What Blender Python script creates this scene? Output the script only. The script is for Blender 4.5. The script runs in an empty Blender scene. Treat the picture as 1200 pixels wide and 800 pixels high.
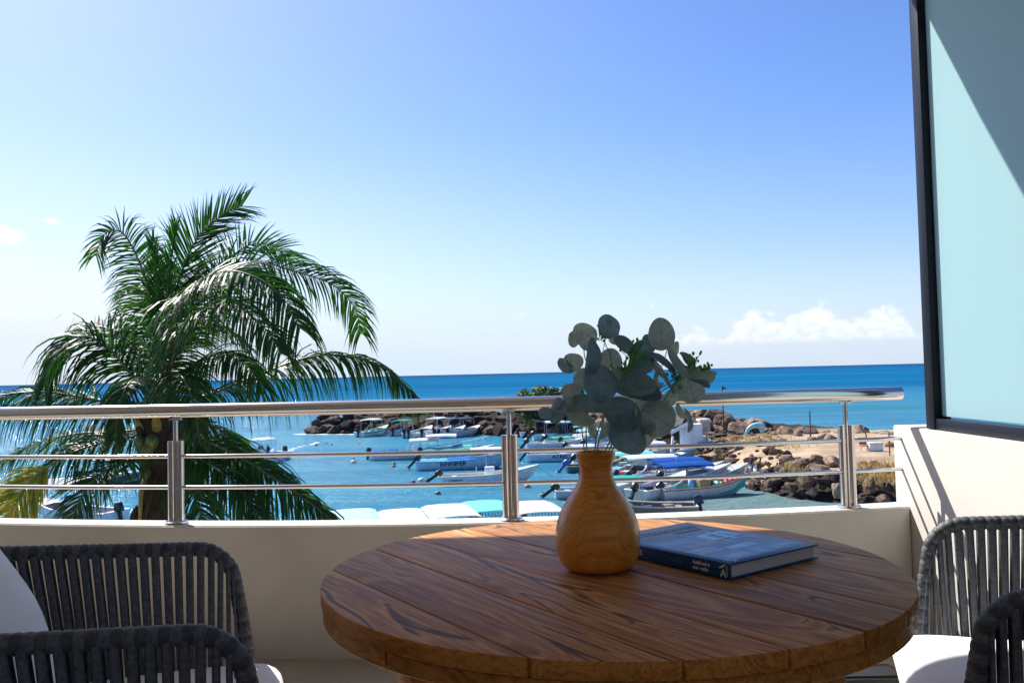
import bpy, bmesh, math, random
from mathutils import Vector, Matrix, Euler, noise
S = bpy.context.scene
COL = S.collection
R = math.radians
random.seed(7)

# ------------------------------------------------------------------ camera
F = 1000.0                                   # focal length in photo pixels (1200 wide)
CAMZ = 1.165
PITCH, ROLL = R(2.12), R(-1.37)
cam_d = bpy.data.cameras.new('camera'); cam = bpy.data.objects.new('camera', cam_d); COL.objects.link(cam)
cam_d.sensor_width = 36; cam_d.lens = 30; cam_d.clip_start = .05; cam_d.clip_end = 90000
CM = Matrix.Rotation(R(90)+PITCH, 3, 'X') @ Matrix.Rotation(ROLL, 3, 'Z')
cam.matrix_world = Matrix.Translation((0, 0, CAMZ)) @ CM.to_4x4()
S.camera = cam
CO = Vector((0, 0, CAMZ))
WZ = -6.6                                     # sea level (balcony floor is 0)

def ray(px, py): return CM @ Vector(((px-600)/F, (400-py)/F, -1))
def at_z(px, py, z):
    d = ray(px, py); return CO + d*((z-CAMZ)/d.z)
def at_y(px, py, y):
    d = ray(px, py); return CO + d*(y/d.y)

# ------------------------------------------------------------------ light
SUN = Vector((0.85, -1.0, -1.30)).normalized()          # direction the light travels
SUN_EL = math.asin(-SUN.z); SUN_AZ = math.atan2(-SUN.x, -SUN.y)   # from +y towards +x
sl = bpy.data.lights.new('sun', 'SUN'); sl.energy = 5.0; sl.angle = R(.5); sl.color = (1, .95, .87)
so = bpy.data.objects.new('sun', sl); COL.objects.link(so)
so.rotation_euler = SUN.to_track_quat('-Z', 'Y').to_euler(); so.location = (-8, 12, 14)
S.view_settings.view_transform = 'Standard'; S.view_settings.look = 'None'
S.view_settings.exposure = 0.85; S.view_settings.gamma = 1

class X:
    """tiny expression wrapper over shader math nodes"""
    def __init__(s, nt, sock): s.nt, s.s = nt, sock
    def op(s, o, *a):
        n = s.nt.nodes.new('ShaderNodeMath'); n.operation = o
        for i, v in enumerate((s,)+a):
            if isinstance(v, X): s.nt.links.new(v.s, n.inputs[i])
            else: n.inputs[i].default_value = v
        return X(s.nt, n.outputs[0])
    def __add__(s, o): return s.op('ADD', o)
    __radd__ = __add__
    def __sub__(s, o): return s.op('SUBTRACT', o)
    def __mul__(s, o): return s.op('MULTIPLY', o)
    __rmul__ = __mul__
    def __truediv__(s, o): return s.op('DIVIDE', o)
    def clamp(s):
        r = s.op('ADD', 0.0); r.s.node.use_clamp = True; return r
    def smooth(s, a, b, lo=0., hi=1.):
        n = s.nt.nodes.new('ShaderNodeMapRange'); n.interpolation_type = 'SMOOTHSTEP'
        s.nt.links.new(s.s, n.inputs[0])
        for i, v in enumerate((a, b, lo, hi)): n.inputs[i+1].default_value = v
        return X(s.nt, n.outputs[0])

def mixc(nt, fac, a, b, mode='MIX'):
    n = nt.nodes.new('ShaderNodeMix'); n.data_type = 'RGBA'; n.blend_type = mode
    for idx, v in ((0, fac), (6, a), (7, b)):
        if isinstance(v, X): nt.links.new(v.s, n.inputs[idx])
        elif hasattr(v, 'is_output'): nt.links.new(v, n.inputs[idx])
        elif idx == 0: n.inputs[0].default_value = v
        else: n.inputs[idx].default_value = (*v, 1) if len(v) == 3 else v
    return n.outputs[2]

w = bpy.data.worlds.new('World'); S.world = w; w.use_nodes = True
nt = w.node_tree; nt.nodes.clear()
sky = nt.nodes.new('ShaderNodeTexSky'); sky.sky_type = 'NISHITA'; sky.sun_disc = False
sky.sun_elevation = SUN_EL; sky.sun_rotation = SUN_AZ
sky.altitude = 0; sky.air_density = 1.0; sky.dust_density = .7; sky.ozone_density = 2.2
tc = nt.nodes.new('ShaderNodeTexCoord'); sep = nt.nodes.new('ShaderNodeSeparateXYZ')
nt.links.new(tc.outputs['Generated'], sep.inputs[0])
wx, wy, wz = (X(nt, sep.outputs[i]) for i in range(3))
az = wx.op('ARCTAN2', wy) * 57.2958
el = wz.op('ARCSINE') * 57.2958
cmb = nt.nodes.new('ShaderNodeCombineXYZ')
nt.links.new((az*.62).s, cmb.inputs[0]); nt.links.new((el*1.0).s, cmb.inputs[1])
def wnoise(scale, detail, rough=.6, vec=None, seed=0):
    n = nt.nodes.new('ShaderNodeTexNoise'); n.noise_dimensions = '4D'; n.inputs['W'].default_value = seed
    n.inputs['Scale'].default_value = scale; n.inputs['Detail'].default_value = detail; n.inputs['Roughness'].default_value = rough
    nt.links.new(cmb.outputs[0], n.inputs['Vector']); return X(nt, n.outputs['Fac'])
def gauss(v, c, s_): 
    q = (v-c)/s_; return (q*q*-1.0).op('EXPONENT')
n1 = wnoise(.75, 8, .6, seed=1.3); n2 = wnoise(2.2, 6, .6, seed=4.1)
# cumulus bank low on the right: flat base, lumpy top
env = gauss(az, 15.6, 1.7)*2.0 + gauss(az, 19.4, 2.2)*2.5 + gauss(az, 23.6, 1.9)*2.2 + gauss(az, 12.0, 1.9)*1.2
top = env + 1.55 + (n1-.5)*3.2 + (n2-.5)*1.0
cl = (top-el).smooth(0, .75) * el.smooth(1.35, 1.9) * env.smooth(.25, .9)
# small clouds to the left
env2 = gauss(az, -30.6, 1.1)*gauss(el, 8.6, .75) + gauss(az, -28.3, .8)*gauss(el, 9.6, .35)*.85 + gauss(az, -25.9, 1.2)*gauss(el, 8.0, .7)*.95 + gauss(az, .8, .9)*gauss(el, 3.9, .3)*.6 + gauss(az, 9.3, .8)*gauss(el, 4.3, .35)*.7
cl2 = (env2*.75 + (n1-.5)*1.0 + (n2-.5)*.7).smooth(.36, .75)*env2.smooth(.12, .4)
# thin haze veil along the horizon
sdot = wx*float(-SUN.x) + wy*float(-SUN.y) + wz*float(-SUN.z)
aur = sdot.smooth(.42, 1.02)
veil = el.smooth(-2, 17, 1., 0)*(aur*.9+.30) + aur*aur*.08 + el.smooth(-1, 8, .55, 0) + (n1-.5)*.18*el.smooth(.4, 9, 1, 0)
hue = nt.nodes.new('ShaderNodeHueSaturation'); hue.inputs['Saturation'].default_value = 1.2
nt.links.new(sky.outputs[0], hue.inputs['Color'])
skyc = mixc(nt, 1.0, hue.outputs[0], (1.01, 1.02, 1.28), 'MULTIPLY')
c1 = mixc(nt, veil.clamp(), skyc, mixc(nt, aur.smooth(.1, .75), (5.0, 6.0, 7.4), (6.4, 6.8, 7.3)))
shade = (n2-.45).smooth(-.12, .2)*.6 + (el-1.4).smooth(0, 2.4)*.4
ccol = mixc(nt, shade, (5.8, 6.5, 7.4), (8.6, 8.6, 8.6))
c2 = mixc(nt, (cl*.74+cl2*.95).clamp(), c1, ccol)
bg = nt.nodes.new('ShaderNodeBackground'); bg.inputs['Strength'].default_value = .078
nt.links.new(c2, bg.inputs['Color'])
wo = nt.nodes.new('ShaderNodeOutputWorld'); nt.links.new(bg.outputs[0], wo.inputs[0])

# ------------------------------------------------------------------ helpers
class MB:
    def __init__(s): s.v, s.f, s.sm, s.mi = [], [], [], []
    def add(s, vs, fs, smooth=False, mi=0):
        o = len(s.v); s.v += [tuple(v) for v in vs]
        for f in fs: s.f.append([i+o for i in f]); s.sm.append(smooth); s.mi.append(mi)
    def box(s, c, d, rot=None, mi=0, taper=1.0):
        hx, hy, hz = d[0]/2, d[1]/2, d[2]/2
        vs = [Vector((x*hx*(taper if z > 0 else 1), y*hy*(taper if z > 0 else 1), z*hz)) for z in (-1, 1) for y in (-1, 1) for x in (-1, 1)]
        if rot is not None:
            m = rot if isinstance(rot, Matrix) else Euler(rot).to_matrix()
            vs = [m @ v for v in vs]
        c = Vector(c)
        s.add([v+c for v in vs], [(0, 2, 3, 1), (4, 5, 7, 6), (0, 1, 5, 4), (2, 6, 7, 3), (0, 4, 6, 2), (1, 3, 7, 5)], False, mi)
    def tube(s, pts, r, n=10, cap=True, smooth=True, mi=0, up=None):
        pts = [Vector(p) for p in pts]; N = len(pts)
        rs = r if isinstance(r, (list, tuple)) else [r]*N
        t0 = (pts[1]-pts[0]).normalized()
        u = Vector(up) if up else (Vector((0, 0, 1)) if abs(t0.z) < .9 else Vector((1, 0, 0)))
        vs = []
        for i, p in enumerate(pts):
            t = (pts[min(i+1, N-1)]-pts[max(i-1, 0)]).normalized()
            u = (u - t*u.dot(t)); u = u.normalized() if u.length > 1e-6 else t.orthogonal().normalized()
            b = t.cross(u)
            for k in range(n):
                a = 2*math.pi*k/n
                vs.append(p + (u*math.cos(a)+b*math.sin(a))*rs[i])
        fs = [(i*n+k, i*n+(k+1) % n, (i+1)*n+(k+1) % n, (i+1)*n+k) for i in range(N-1) for k in range(n)]
        s.add(vs, fs, smooth, mi)
        if cap: s.add(vs[:n], [tuple(range(n))[::-1]], False, mi); s.add(vs[-n:], [tuple(range(n))], False, mi)
    def cyl(s, a, b, r, n=12, **k): s.tube([a, b], r, n, **k)
    def lathe(s, prof, c=(0, 0, 0), n=32, smooth=True, mi=0):
        c = Vector(c); vs = []
        for r, z in prof:
            for k in range(n):
                a = 2*math.pi*k/n; vs.append(c+Vector((r*math.cos(a), r*math.sin(a), z)))
        fs = [(i*n+k, i*n+(k+1) % n, (i+1)*n+(k+1) % n, (i+1)*n+k) for i in range(len(prof)-1) for k in range(n)]
        s.add(vs, fs, smooth, mi)
    def prism(s, poly, z0, z1, smooth=False, mi=0):
        n = len(poly)
        s.add([(x, y, z0) for x, y in poly]+[(x, y, z1) for x, y in poly],
              [tuple(range(n))[::-1], tuple(range(n, 2*n))]+[(i, (i+1) % n, n+(i+1) % n, n+i) for i in range(n)], smooth, mi)
    def mesh(s, name, mats):
        me = bpy.data.meshes.new(name); me.from_pydata(s.v, [], s.f)
        for m in (mats if isinstance(mats, (list, tuple)) else [mats]): me.materials.append(m)
        me.polygons.foreach_set('use_smooth', s.sm); me.polygons.foreach_set('material_index', s.mi)
        me.update(); return me
    def build(s, name, mats, parent=None, bevel=0, seg=2, fixn=False):
        me = s.mesh(name, mats)
        if bevel or fixn:
            bm = bmesh.new(); bm.from_mesh(me); bmesh.ops.remove_doubles(bm, verts=bm.verts, dist=1e-5)
            if bevel:
                es = [e for e in bm.edges if len(e.link_faces) == 2 and e.calc_face_angle(0) > .6]
                bmesh.ops.bevel(bm, geom=es, offset=bevel, segments=seg, profile=.5, affect='EDGES')
                for f in bm.faces: f.smooth = True
            bmesh.ops.recalc_face_normals(bm, faces=bm.faces)
            bm.to_mesh(me); bm.free()
            if bevel:
                try: me.set_sharp_from_angle(angle=R(35))
                except Exception: pass
        o = bpy.data.objects.new(name, me); COL.objects.link(o)
        if parent: o.parent = parent
        return o

def tag(o, label=None, cat=None, group=None, kind=None):
    for k, v in (('label', label), ('category', cat), ('group', group), ('kind', kind)):
        if v: o[k] = v
    return o
def thing(name, label, cat, loc=(0, 0, 0), rz=0, group=None, kind=None):
    o = bpy.data.objects.new(name, None); COL.objects.link(o); o.empty_display_size = .2
    o.location = loc; o.rotation_euler = (0, 0, rz); return tag(o, label, cat, group, kind)
def copy_tree(o, parent=None):
    c = o.copy(); COL.objects.link(c); c.parent = parent
    for ch in o.children: copy_tree(ch, c)
    return c
def text_mesh(txt, size, extrude=.001, align='CENTER', shear=0, bold=0):
    cu = bpy.data.curves.new('text', 'FONT'); cu.body = txt; cu.size = size; cu.extrude = extrude; cu.align_x = align; cu.align_y = 'CENTER'; cu.shear = shear; cu.offset = bold
    o = bpy.data.objects.new('text', cu); COL.objects.link(o)
    bpy.context.view_layer.update()
    me = bpy.data.meshes.new_from_object(o.evaluated_get(bpy.context.evaluated_depsgraph_get()))
    bpy.data.objects.remove(o); bpy.data.curves.remove(cu); return me
def crom(pts, n):
    """catmull-rom resample of a list of vectors into n+1 points"""
    P = [Vector(p) for p in pts]; P = [P[0]*2-P[1]]+P+[P[-1]*2-P[-2]]; out = []; m = len(P)-3
    for i in range(n+1):
        u = i/n*m; k = min(int(u), m-1); t = u-k; a, b, c, d = P[k:k+4]
        out.append(.5*((2*b)+(c-a)*t+(2*a-5*b+4*c-d)*t*t+(3*b-a-3*c+d)*t**3))
    return out

# ------------------------------------------------------------------ materials
def mat(name, col=(.5, .5, .5), rough=.5, metal=0., spec=.5, var=0., vscale=6., bump=0., bscale=40., coat=0., rand=0., sheen=0., trans=0., tcol=None):
    m = bpy.data.materials.new(name); m.use_nodes = True; nt = m.node_tree; b = nt.nodes['Principled BSDF']
    b.inputs['Roughness'].default_value = rough; b.inputs['Metallic'].default_value = metal; b.inputs['Specular IOR Level'].default_value = spec
    if coat: b.inputs['Coat Weight'].default_value = coat; b.inputs['Coat Roughness'].default_value = .12
    if sheen: b.inputs['Sheen Weight'].default_value = sheen
    tc = nt.nodes.new('ShaderNodeTexCoord')
    c = None
    if var:
        n = nt.nodes.new('ShaderNodeTexNoise'); n.inputs['Scale'].default_value = vscale; n.inputs['Detail'].default_value = 6
        nt.links.new(tc.outputs['Object'], n.inputs['Vector'])
        c = mixc(nt, X(nt, n.outputs['Fac']).smooth(.3, .7), tuple(x*(1-var) for x in col), tuple(min(1, x*(1+var)) for x in col))
    if rand:
        oi = nt.nodes.new('ShaderNodeObjectInfo')
        c = mixc(nt, X(nt, oi.outputs['Random']).smooth(0, 1), c or col, (0, 0, 0)) if False else mixc(nt, 1.0, c or col, mixc(nt, X(nt, oi.outputs['Random']), (1-rand,)*3, (1+rand,)*3), 'MULTIPLY')
    if c is not None: nt.links.new(c, b.inputs['Base Color'])
    else: b.inputs['Base Color'].default_value = (*col, 1)
    if bump:
        n = nt.nodes.new('ShaderNodeTexNoise'); n.inputs['Scale'].default_value = bscale; n.inputs['Detail'].default_value = 5
        nt.links.new(tc.outputs['Object'], n.inputs['Vector'])
        bp = nt.nodes.new('ShaderNodeBump'); bp.inputs['Strength'].default_value = bump; bp.inputs['Distance'].default_value = .3/bscale
        nt.links.new(n.outputs['Fac'], bp.inputs['Height']); nt.links.new(bp.outputs[0], b.inputs['Normal'])
    if trans:
        t = nt.nodes.new('ShaderNodeBsdfTranslucent')
        if tcol is None and c is not None: nt.links.new(c, t.inputs['Color'])
        else: t.inputs['Color'].default_value = (*(tcol or col), 1)
        mx = nt.nodes.new('ShaderNodeMixShader'); mx.inputs[0].default_value = trans
        nt.links.new(b.outputs[0], mx.inputs[1]); nt.links.new(t.outputs[0], mx.inputs[2])
        nt.links.new(mx.outputs[0], nt.nodes['Material Output'].inputs[0])
    return m

def wood(name, dark, mid, light, axis=0, scale=1., stretch=9., rough=.35, figure=1.0, coat=0.1, lo=.25, hi=.78, ln=1.0):
    """figured wood: rings distorted by low noise, stretched along the grain, with fine pores"""
    m = bpy.data.materials.new(name); m.use_nodes = True; nt = m.node_tree; b = nt.nodes['Principled BSDF']
    tc = nt.nodes.new('ShaderNodeTexCoord'); oi = nt.nodes.new('ShaderNodeObjectInfo')
    mp = nt.nodes.new('ShaderNodeMapping'); sc = [stretch*scale]*3; sc[axis] = scale
    mp.inputs['Scale'].default_value = sc
    off = nt.nodes.new('ShaderNodeVectorMath'); off.operation = 'SCALE'; off.inputs[0].default_value = (37.1, 53.7, 21.3)
    nt.links.new(oi.outputs['Random'], off.inputs['Scale'])
    add = nt.nodes.new('ShaderNodeVectorMath'); add.operation = 'ADD'
    nt.links.new(tc.outputs['Object'], mp.inputs[0]); nt.links.new(mp.outputs[0], add.inputs[0]); nt.links.new(off.outputs[0], add.inputs[1])
    def nz(s_, d, r_=.5, dist=0.):
        n = nt.nodes.new('ShaderNodeTexNoise'); n.inputs['Scale'].default_value = s_; n.inputs['Detail'].default_value = d; n.inputs['Roughness'].default_value = r_; n.inputs['Distortion'].default_value = dist
        nt.links.new(add.outputs[0], n.inputs['Vector']); return X(nt, n.outputs['Fac'])
    base = nz(.62, 2.5, .5, 1.1*figure); fine0 = nz(5, 3, .6)
    rings = ((base+fine0*.035)*(46.0 if ln > .6 else 60.)).op('SINE')*.5+.5
    fine = nz(9, 6, .7)
    big = nz(.55, 2, .5)
    # pores: very stretched
    mp2 = nt.nodes.new('ShaderNodeMapping'); s2 = [260.]*3; s2[axis] = 9.; mp2.inputs['Scale'].default_value = s2
    nt.links.new(tc.outputs['Object'], mp2.inputs[0])
    pn = nt.nodes.new('ShaderNodeTexNoise'); pn.inputs['Scale'].default_value = 1; pn.inputs['Detail'].default_value = 3; nt.links.new(mp2.outputs[0], pn.inputs['Vector'])
    pore = X(nt, pn.outputs['Fac'])
    mp3 = nt.nodes.new('ShaderNodeMapping'); s3 = [85.*scale]*3; s3[axis] = 2.2*scale; mp3.inputs['Scale'].default_value = s3; nt.links.new(tc.outputs['Object'], mp3.inputs[0])
    add3 = nt.nodes.new('ShaderNodeVectorMath'); add3.operation = 'ADD'; nt.links.new(mp3.outputs[0], add3.inputs[0]); nt.links.new(off.outputs[0], add3.inputs[1])
    sn = nt.nodes.new('ShaderNodeTexNoise'); sn.inputs['Scale'].default_value = 1; sn.inputs['Detail'].default_value = 4; sn.inputs['Roughness'].default_value = .65; nt.links.new(add3.outputs[0], sn.inputs['Vector'])
    streak = X(nt, sn.outputs['Fac'])
    lines = rings.op('POWER', 14.)*big.smooth(.44, .60)
    v = rings*.14 + fine*.22 + big*.30 + streak*.46 - .05 - lines*.10
    r = nt.nodes.new('ShaderNodeValToRGB'); e = r.color_ramp.elements
    e[0].position = lo; e[0].color = (*dark, 1); e[1].position = hi; e[1].color = (*light, 1)
    x = e.new((lo+hi)/2); x.color = (*mid, 1)
    nt.links.new(v.s, r.inputs[0])
    c = mixc(nt, pore.smooth(.55, .75)*.45, r.outputs[0], dark)
    c = mixc(nt, (lines*1.3).clamp()*(.78*ln), c, tuple(x*.55 for x in dark))
    c = mixc(nt, 1.0, c, mixc(nt, X(nt, oi.outputs['Random']), (.82, .80, .78), (1.18, 1.15, 1.1)), 'MULTIPLY')
    nt.links.new(c, b.inputs['Base Color'])
    rr = fine*.25 + (rough-.1)
    nt.links.new(rr.s, b.inputs['Roughness'])
    b.inputs['Specular IOR Level'].default_value = .16
    if coat: b.inputs['Coat Weight'].default_value = coat; b.inputs['Coat Roughness'].default_value = .16
    bp = nt.nodes.new('ShaderNodeBump'); bp.inputs['Strength'].default_value = .25; bp.inputs['Distance'].default_value = .0012
    nt.links.new((rings*.4+pore*.6).s, bp.inputs['Height']); nt.links.new(bp.outputs[0], b.inputs['Normal'])
    return m

M = {}
M['plaster'] = mat('plaster', (.55, .535, .51), .8, spec=.2, var=.09, vscale=2.6, bump=.3, bscale=60)
M['plaster_white'] = mat('plaster_white', (.50, .475, .44), .75, spec=.2, var=.04, vscale=1.6, bump=.2, bscale=70)
M['ceiling'] = mat('painted_ceiling', (.60, .56, .50), .8, spec=.2)
M['back_wall'] = mat('warm_render', (.84, .78, .69), .8)
M['floor'] = mat('floor_tile', (.36, .32, .26), .45, var=.08, vscale=3, bump=.05)
M['steel'] = mat('brushed_steel', (.64, .63, .62), .17, metal=1)
M['frame_black'] = mat('dark_aluminium', (.006, .009, .018), .42, spec=.22)
M['teak'] = wood('teak_top', (.075, .026, .010), (.45, .200, .064), (.80, .48, .19), 0, 1.5, 6.5, .50, 1.0, .0, .26, .78)
M['teak_edge'] = wood('teak_edge', (.14, .040, .008), (.50, .20, .040), (.70, .36, .10), 0, 2.2, 9, .5, .9, .1, ln=.12)
M['vase_wood'] = wood('turned_wood', (.34, .095, .012), (.80, .31, .048), (.92, .47, .10), 0, 3.0, 3.2, .3, .85, .5, ln=.4)
M['rope'] = mat('charcoal_rope', (.095, .110, .132), .6, spec=.35, var=.25, vscale=120, bump=.5, bscale=420)
M['rope_dark'] = mat('dark_rope_wrap', (.05, .057, .068), .55, spec=.4, var=.3, vscale=120, bump=.5, bscale=420)
M['cushion'] = mat('white_canvas', (.80, .80, .80), .9, spec=.1, bump=.25, bscale=300, sheen=.2)
M['metal_dark'] = mat('powder_coat', (.02, .022, .025), .45)
M['stem'] = mat('green_stem', (.14, .30, .09), .5, var=.3, vscale=30)
M['bud'] = mat('green_bud', (.12, .42, .09), .45, var=.3, vscale=60)
M['book_blue'] = mat('navy_cover', (.012, .06, .17), .38, spec=.3)
M['paper'] = mat('paper_edges', (.62, .64, .70), .8)
M['print_white'] = mat('white_print', (.80, .82, .86), .5)
M['print_pale'] = mat('pale_blue_print', (.30, .43, .60), .5)
M['print_blue'] = mat('faint_blue_print', (.07, .15, .27), .5)

def leaf_mat():
    m = bpy.data.materials.new('eucalyptus_leaf'); m.use_nodes = True; nt = m.node_tree; b = nt.nodes['Principled BSDF']
    g = nt.nodes.new('ShaderNodeNewGeometry'); tc = nt.nodes.new('ShaderNodeTexCoord'); oi = nt.nodes.new('ShaderNodeObjectInfo')
    n = nt.nodes.new('ShaderNodeTexNoise'); n.inputs['Scale'].default_value = 55; n.inputs['Detail'].default_value = 5; nt.links.new(tc.outputs['Object'], n.inputs['Vector'])
    sp = nt.nodes.new('ShaderNodeSeparateXYZ'); nt.links.new(tc.outputs['Object'], sp.inputs[0])
    x, y = X(nt, sp.outputs[0]), X(nt, sp.outputs[1])
    vein = (((y*1.0 - x.op('ABSOLUTE')*.75)*430.).op('SINE')).smooth(.86, 1.)*.35
    mid = x.op('ABSOLUTE').smooth(.0012, .0004)*.6
    v = (vein+mid).clamp()
    f = X(nt, n.outputs['Fac']).smooth(.3, .7)
    top = mixc(nt, f, (.155, .265, .295), (.215, .34, .37)); top = mixc(nt, v, top, (.17, .26, .27))
    und = mixc(nt, f, (.38, .50, .43), (.48, .60, .51)); und = mixc(nt, v, und, (.30, .18, .13))
    c = mixc(nt, X(nt, g.outputs['Backfacing']), top, und)
    c = mixc(nt, 1.0, c, mixc(nt, X(nt, oi.outputs['Random']), (.75, .78, .8), (1.25, 1.2, 1.15)), 'MULTIPLY')
    nt.links.new(c, b.inputs['Base Color']); b.inputs['Roughness'].default_value = .62; b.inputs['Specular IOR Level'].default_value = .25
    t = nt.nodes.new('ShaderNodeBsdfTranslucent'); nt.links.new(c, t.inputs['Color'])
    mx = nt.nodes.new('ShaderNodeMixShader'); mx.inputs[0].default_value = .26
    nt.links.new(b.outputs[0], mx.inputs[1]); nt.links.new(t.outputs[0], mx.inputs[2]); nt.links.new(mx.outputs[0], nt.nodes['Material Output'].inputs[0])
    return m
M['leaf'] = leaf_mat()

def frosted():
    m = bpy.data.materials.new('frosted_glass'); m.use_nodes = True; nt = m.node_tree; b = nt.nodes['Principled BSDF']
    b.inputs['Base Color'].default_value = (.48, .73, .74, 1); b.inputs['Roughness'].default_value = .55; b.inputs['Specular IOR Level'].default_value = .08
    t = nt.nodes.new('ShaderNodeBsdfTranslucent'); t.inputs['Color'].default_value = (.0, .50, .78, 1)
    mx = nt.nodes.new('ShaderNodeMixShader'); mx.inputs[0].default_value = .38
    nt.links.new(b.outputs[0], mx.inputs[1]); nt.links.new(t.outputs[0], mx.inputs[2]); nt.links.new(mx.outputs[0], nt.nodes['Material Output'].inputs[0])
    return m
M['frosted'] = frosted()

def palm_mat(name, c0, c1, tcol, tr=.3, rough=.45):
    m = bpy.data.materials.new(name); m.use_nodes = True; nt = m.node_tree; b = nt.nodes['Principled BSDF']
    tc = nt.nodes.new('ShaderNodeTexCoord'); n = nt.nodes.new('ShaderNodeTexNoise'); n.inputs['Scale'].default_value = 2.6; n.inputs['Detail'].default_value = 8; n.inputs['Roughness'].default_value = .7
    nt.links.new(tc.outputs['Object'], n.inputs['Vector'])
    c = mixc(nt, X(nt, n.outputs['Fac']).smooth(.35, .65), c0, c1)
    nt.links.new(c, b.inputs['Base Color']); b.inputs['Roughness'].default_value = rough; b.inputs['Specular IOR Level'].default_value = .24
    t = nt.nodes.new('ShaderNodeBsdfTranslucent'); t.inputs['Color'].default_value = (*tcol, 1)
    mx = nt.nodes.new('ShaderNodeMixShader'); mx.inputs[0].default_value = tr
    nt.links.new(b.outputs[0], mx.inputs[1]); nt.links.new(t.outputs[0], mx.inputs[2]); nt.links.new(mx.outputs[0], nt.nodes['Material Output'].inputs[0])
    return m
M['palm'] = palm_mat('palm_leaflet', (.006, .022, .008), (.019, .050, .011), (.05, .22, .010), .27)
M['palm_young'] = palm_mat('palm_leaflet_young', (.02, .09, .015), (.04, .13, .02), (.05, .22, .02), .4)
M['palm_yellow'] = palm_mat('palm_leaflet_yellow', (.10, .20, .02), (.36, .37, .04), (.42, .36, .03), .4)
M['rachis'] = mat('palm_rachis', (.10, .11, .035), .4, var=.3, vscale=5)
M['rachis_y'] = mat('palm_petiole', (.22, .20, .05), .45, var=.3, vscale=8)
M['trunk'] = mat('palm_bark', (.030, .023, .018), .9, var=.4, vscale=9, bump=.8, bscale=18)
M['fibre'] = mat('palm_fibre', (.04, .027, .018), .95, var=.4, vscale=20, bump=.9, bscale=60)
M['coconut'] = mat('green_coconut', (.07, .12, .02), .4, var=.3, vscale=8)

def water():
    m = bpy.data.materials.new('sea_water'); m.use_nodes = True; nt = m.node_tree; b = nt.nodes['Principled BSDF']
    tc = nt.nodes.new('ShaderNodeTexCoord'); sp = nt.nodes.new('ShaderNodeSeparateXYZ'); nt.links.new(tc.outputs['Object'], sp.inputs[0])
    x, y = X(nt, sp.outputs[0]), X(nt, sp.outputs[1])
    def nz(sx, sy, s_, d=5, r_=.55):
        mp = nt.nodes.new('ShaderNodeMapping'); mp.inputs['Scale'].default_value = (sx, sy, 1); nt.links.new(tc.outputs['Object'], mp.inputs[0])
        n = nt.nodes.new('ShaderNodeTexNoise'); n.inputs['Scale'].default_value = s_; n.inputs['Detail'].default_value = d; n.inputs['Roughness'].default_value = r_
        nt.links.new(mp.outputs[0], n.inputs['Vector']); return X(nt, n.outputs['Fac'])
    dist = (x*x+y*y).op('SQRT')
    far = dist.smooth(90, 420)
    vfar = dist.smooth(400, 4000)
    patch = nz(.02, .05, 1., 4)
    shoal = y.smooth(80, 48)*(x+patch*8.).smooth(2, 17)          # shallow green water by the spit
    c = mixc(nt, patch.smooth(.3, .7), (.012, .122, .220), (.028, .178, .290))
    wind = nz(.035, .30, 1., 4, .6).smooth(.35, .68)
    c = mixc(nt, wind*.55, c, (.055, .25, .35))
    c = mixc(nt, shoal*.85, c, (.15, .215, .19))
    c = mixc(nt, far, c, mixc(nt, nz(.0016, .02, 1., 4).smooth(.35, .65), (.000, .085, .205), (.002, .125, .265)))
    band = (y-150.0-(nz(.01, .01, 1.)-.5)*18.).op('ABSOLUTE').smooth(14, 4)*x.smooth(30, 50)
    c = mixc(nt, band*.5, c, (.0, .13, .17))
    c = mixc(nt, vfar, c, (.000, .060, .165))
    h = nz(.5, 1.1, 1.0, 6, .6)*.5 + nz(1.6, 3.2, 1.2, 5, .6)*.22 + nz(.10, .22, 1., 3)*1.2*far
    bp = nt.nodes.new('ShaderNodeBump'); bp.inputs['Distance'].default_value = 1.1
    nt.links.new(dist.smooth(60, 900, .8, 1.).s, bp.inputs['Strength'])
    nt.links.new(h.s, bp.inputs['Height'])
    df = nt.nodes.new('ShaderNodeBsdfDiffuse'); nt.links.new(c, df.inputs[0]); nt.links.new(bp.outputs[0], df.inputs['Normal'])
    gl = nt.nodes.new('ShaderNodeBsdfGlossy'); gl.inputs['Roughness'].default_value = .10; nt.links.new(bp.outputs[0], gl.inputs['Normal']); gl.inputs['Color'].default_value = (.85, .95, 1, 1)
    fr = nt.nodes.new('ShaderNodeFresnel'); fr.inputs[0].default_value = 1.33; nt.links.new(bp.outputs[0], fr.inputs['Normal'])
    fac = (X(nt, fr.outputs[0])*.6).op('MINIMUM', .30)*dist.smooth(60, 400, 1., .22)
    mx = nt.nodes.new('ShaderNodeMixShader'); nt.links.new(fac.s, mx.inputs[0]); nt.links.new(df.outputs[0], mx.inputs[1]); nt.links.new(gl.outputs[0], mx.inputs[2])
    nt.links.new(mx.outputs[0], nt.nodes['Material Output'].inputs[0])
    return m
M['water'] = water()
M['foam'] = mat('foam', (.75, .8, .82), .8, var=.15, vscale=3, bump=.5, bscale=6)
M['sand'] = mat('sand', (.37, .275, .185), .95, spec=.1, var=.22, vscale=.5, bump=.5, bscale=3)
M['seabed'] = mat('harbour_bank', (.30, .24, .17), .95, spec=.1, var=.3, vscale=.4, bump=.5, bscale=2)

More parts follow.
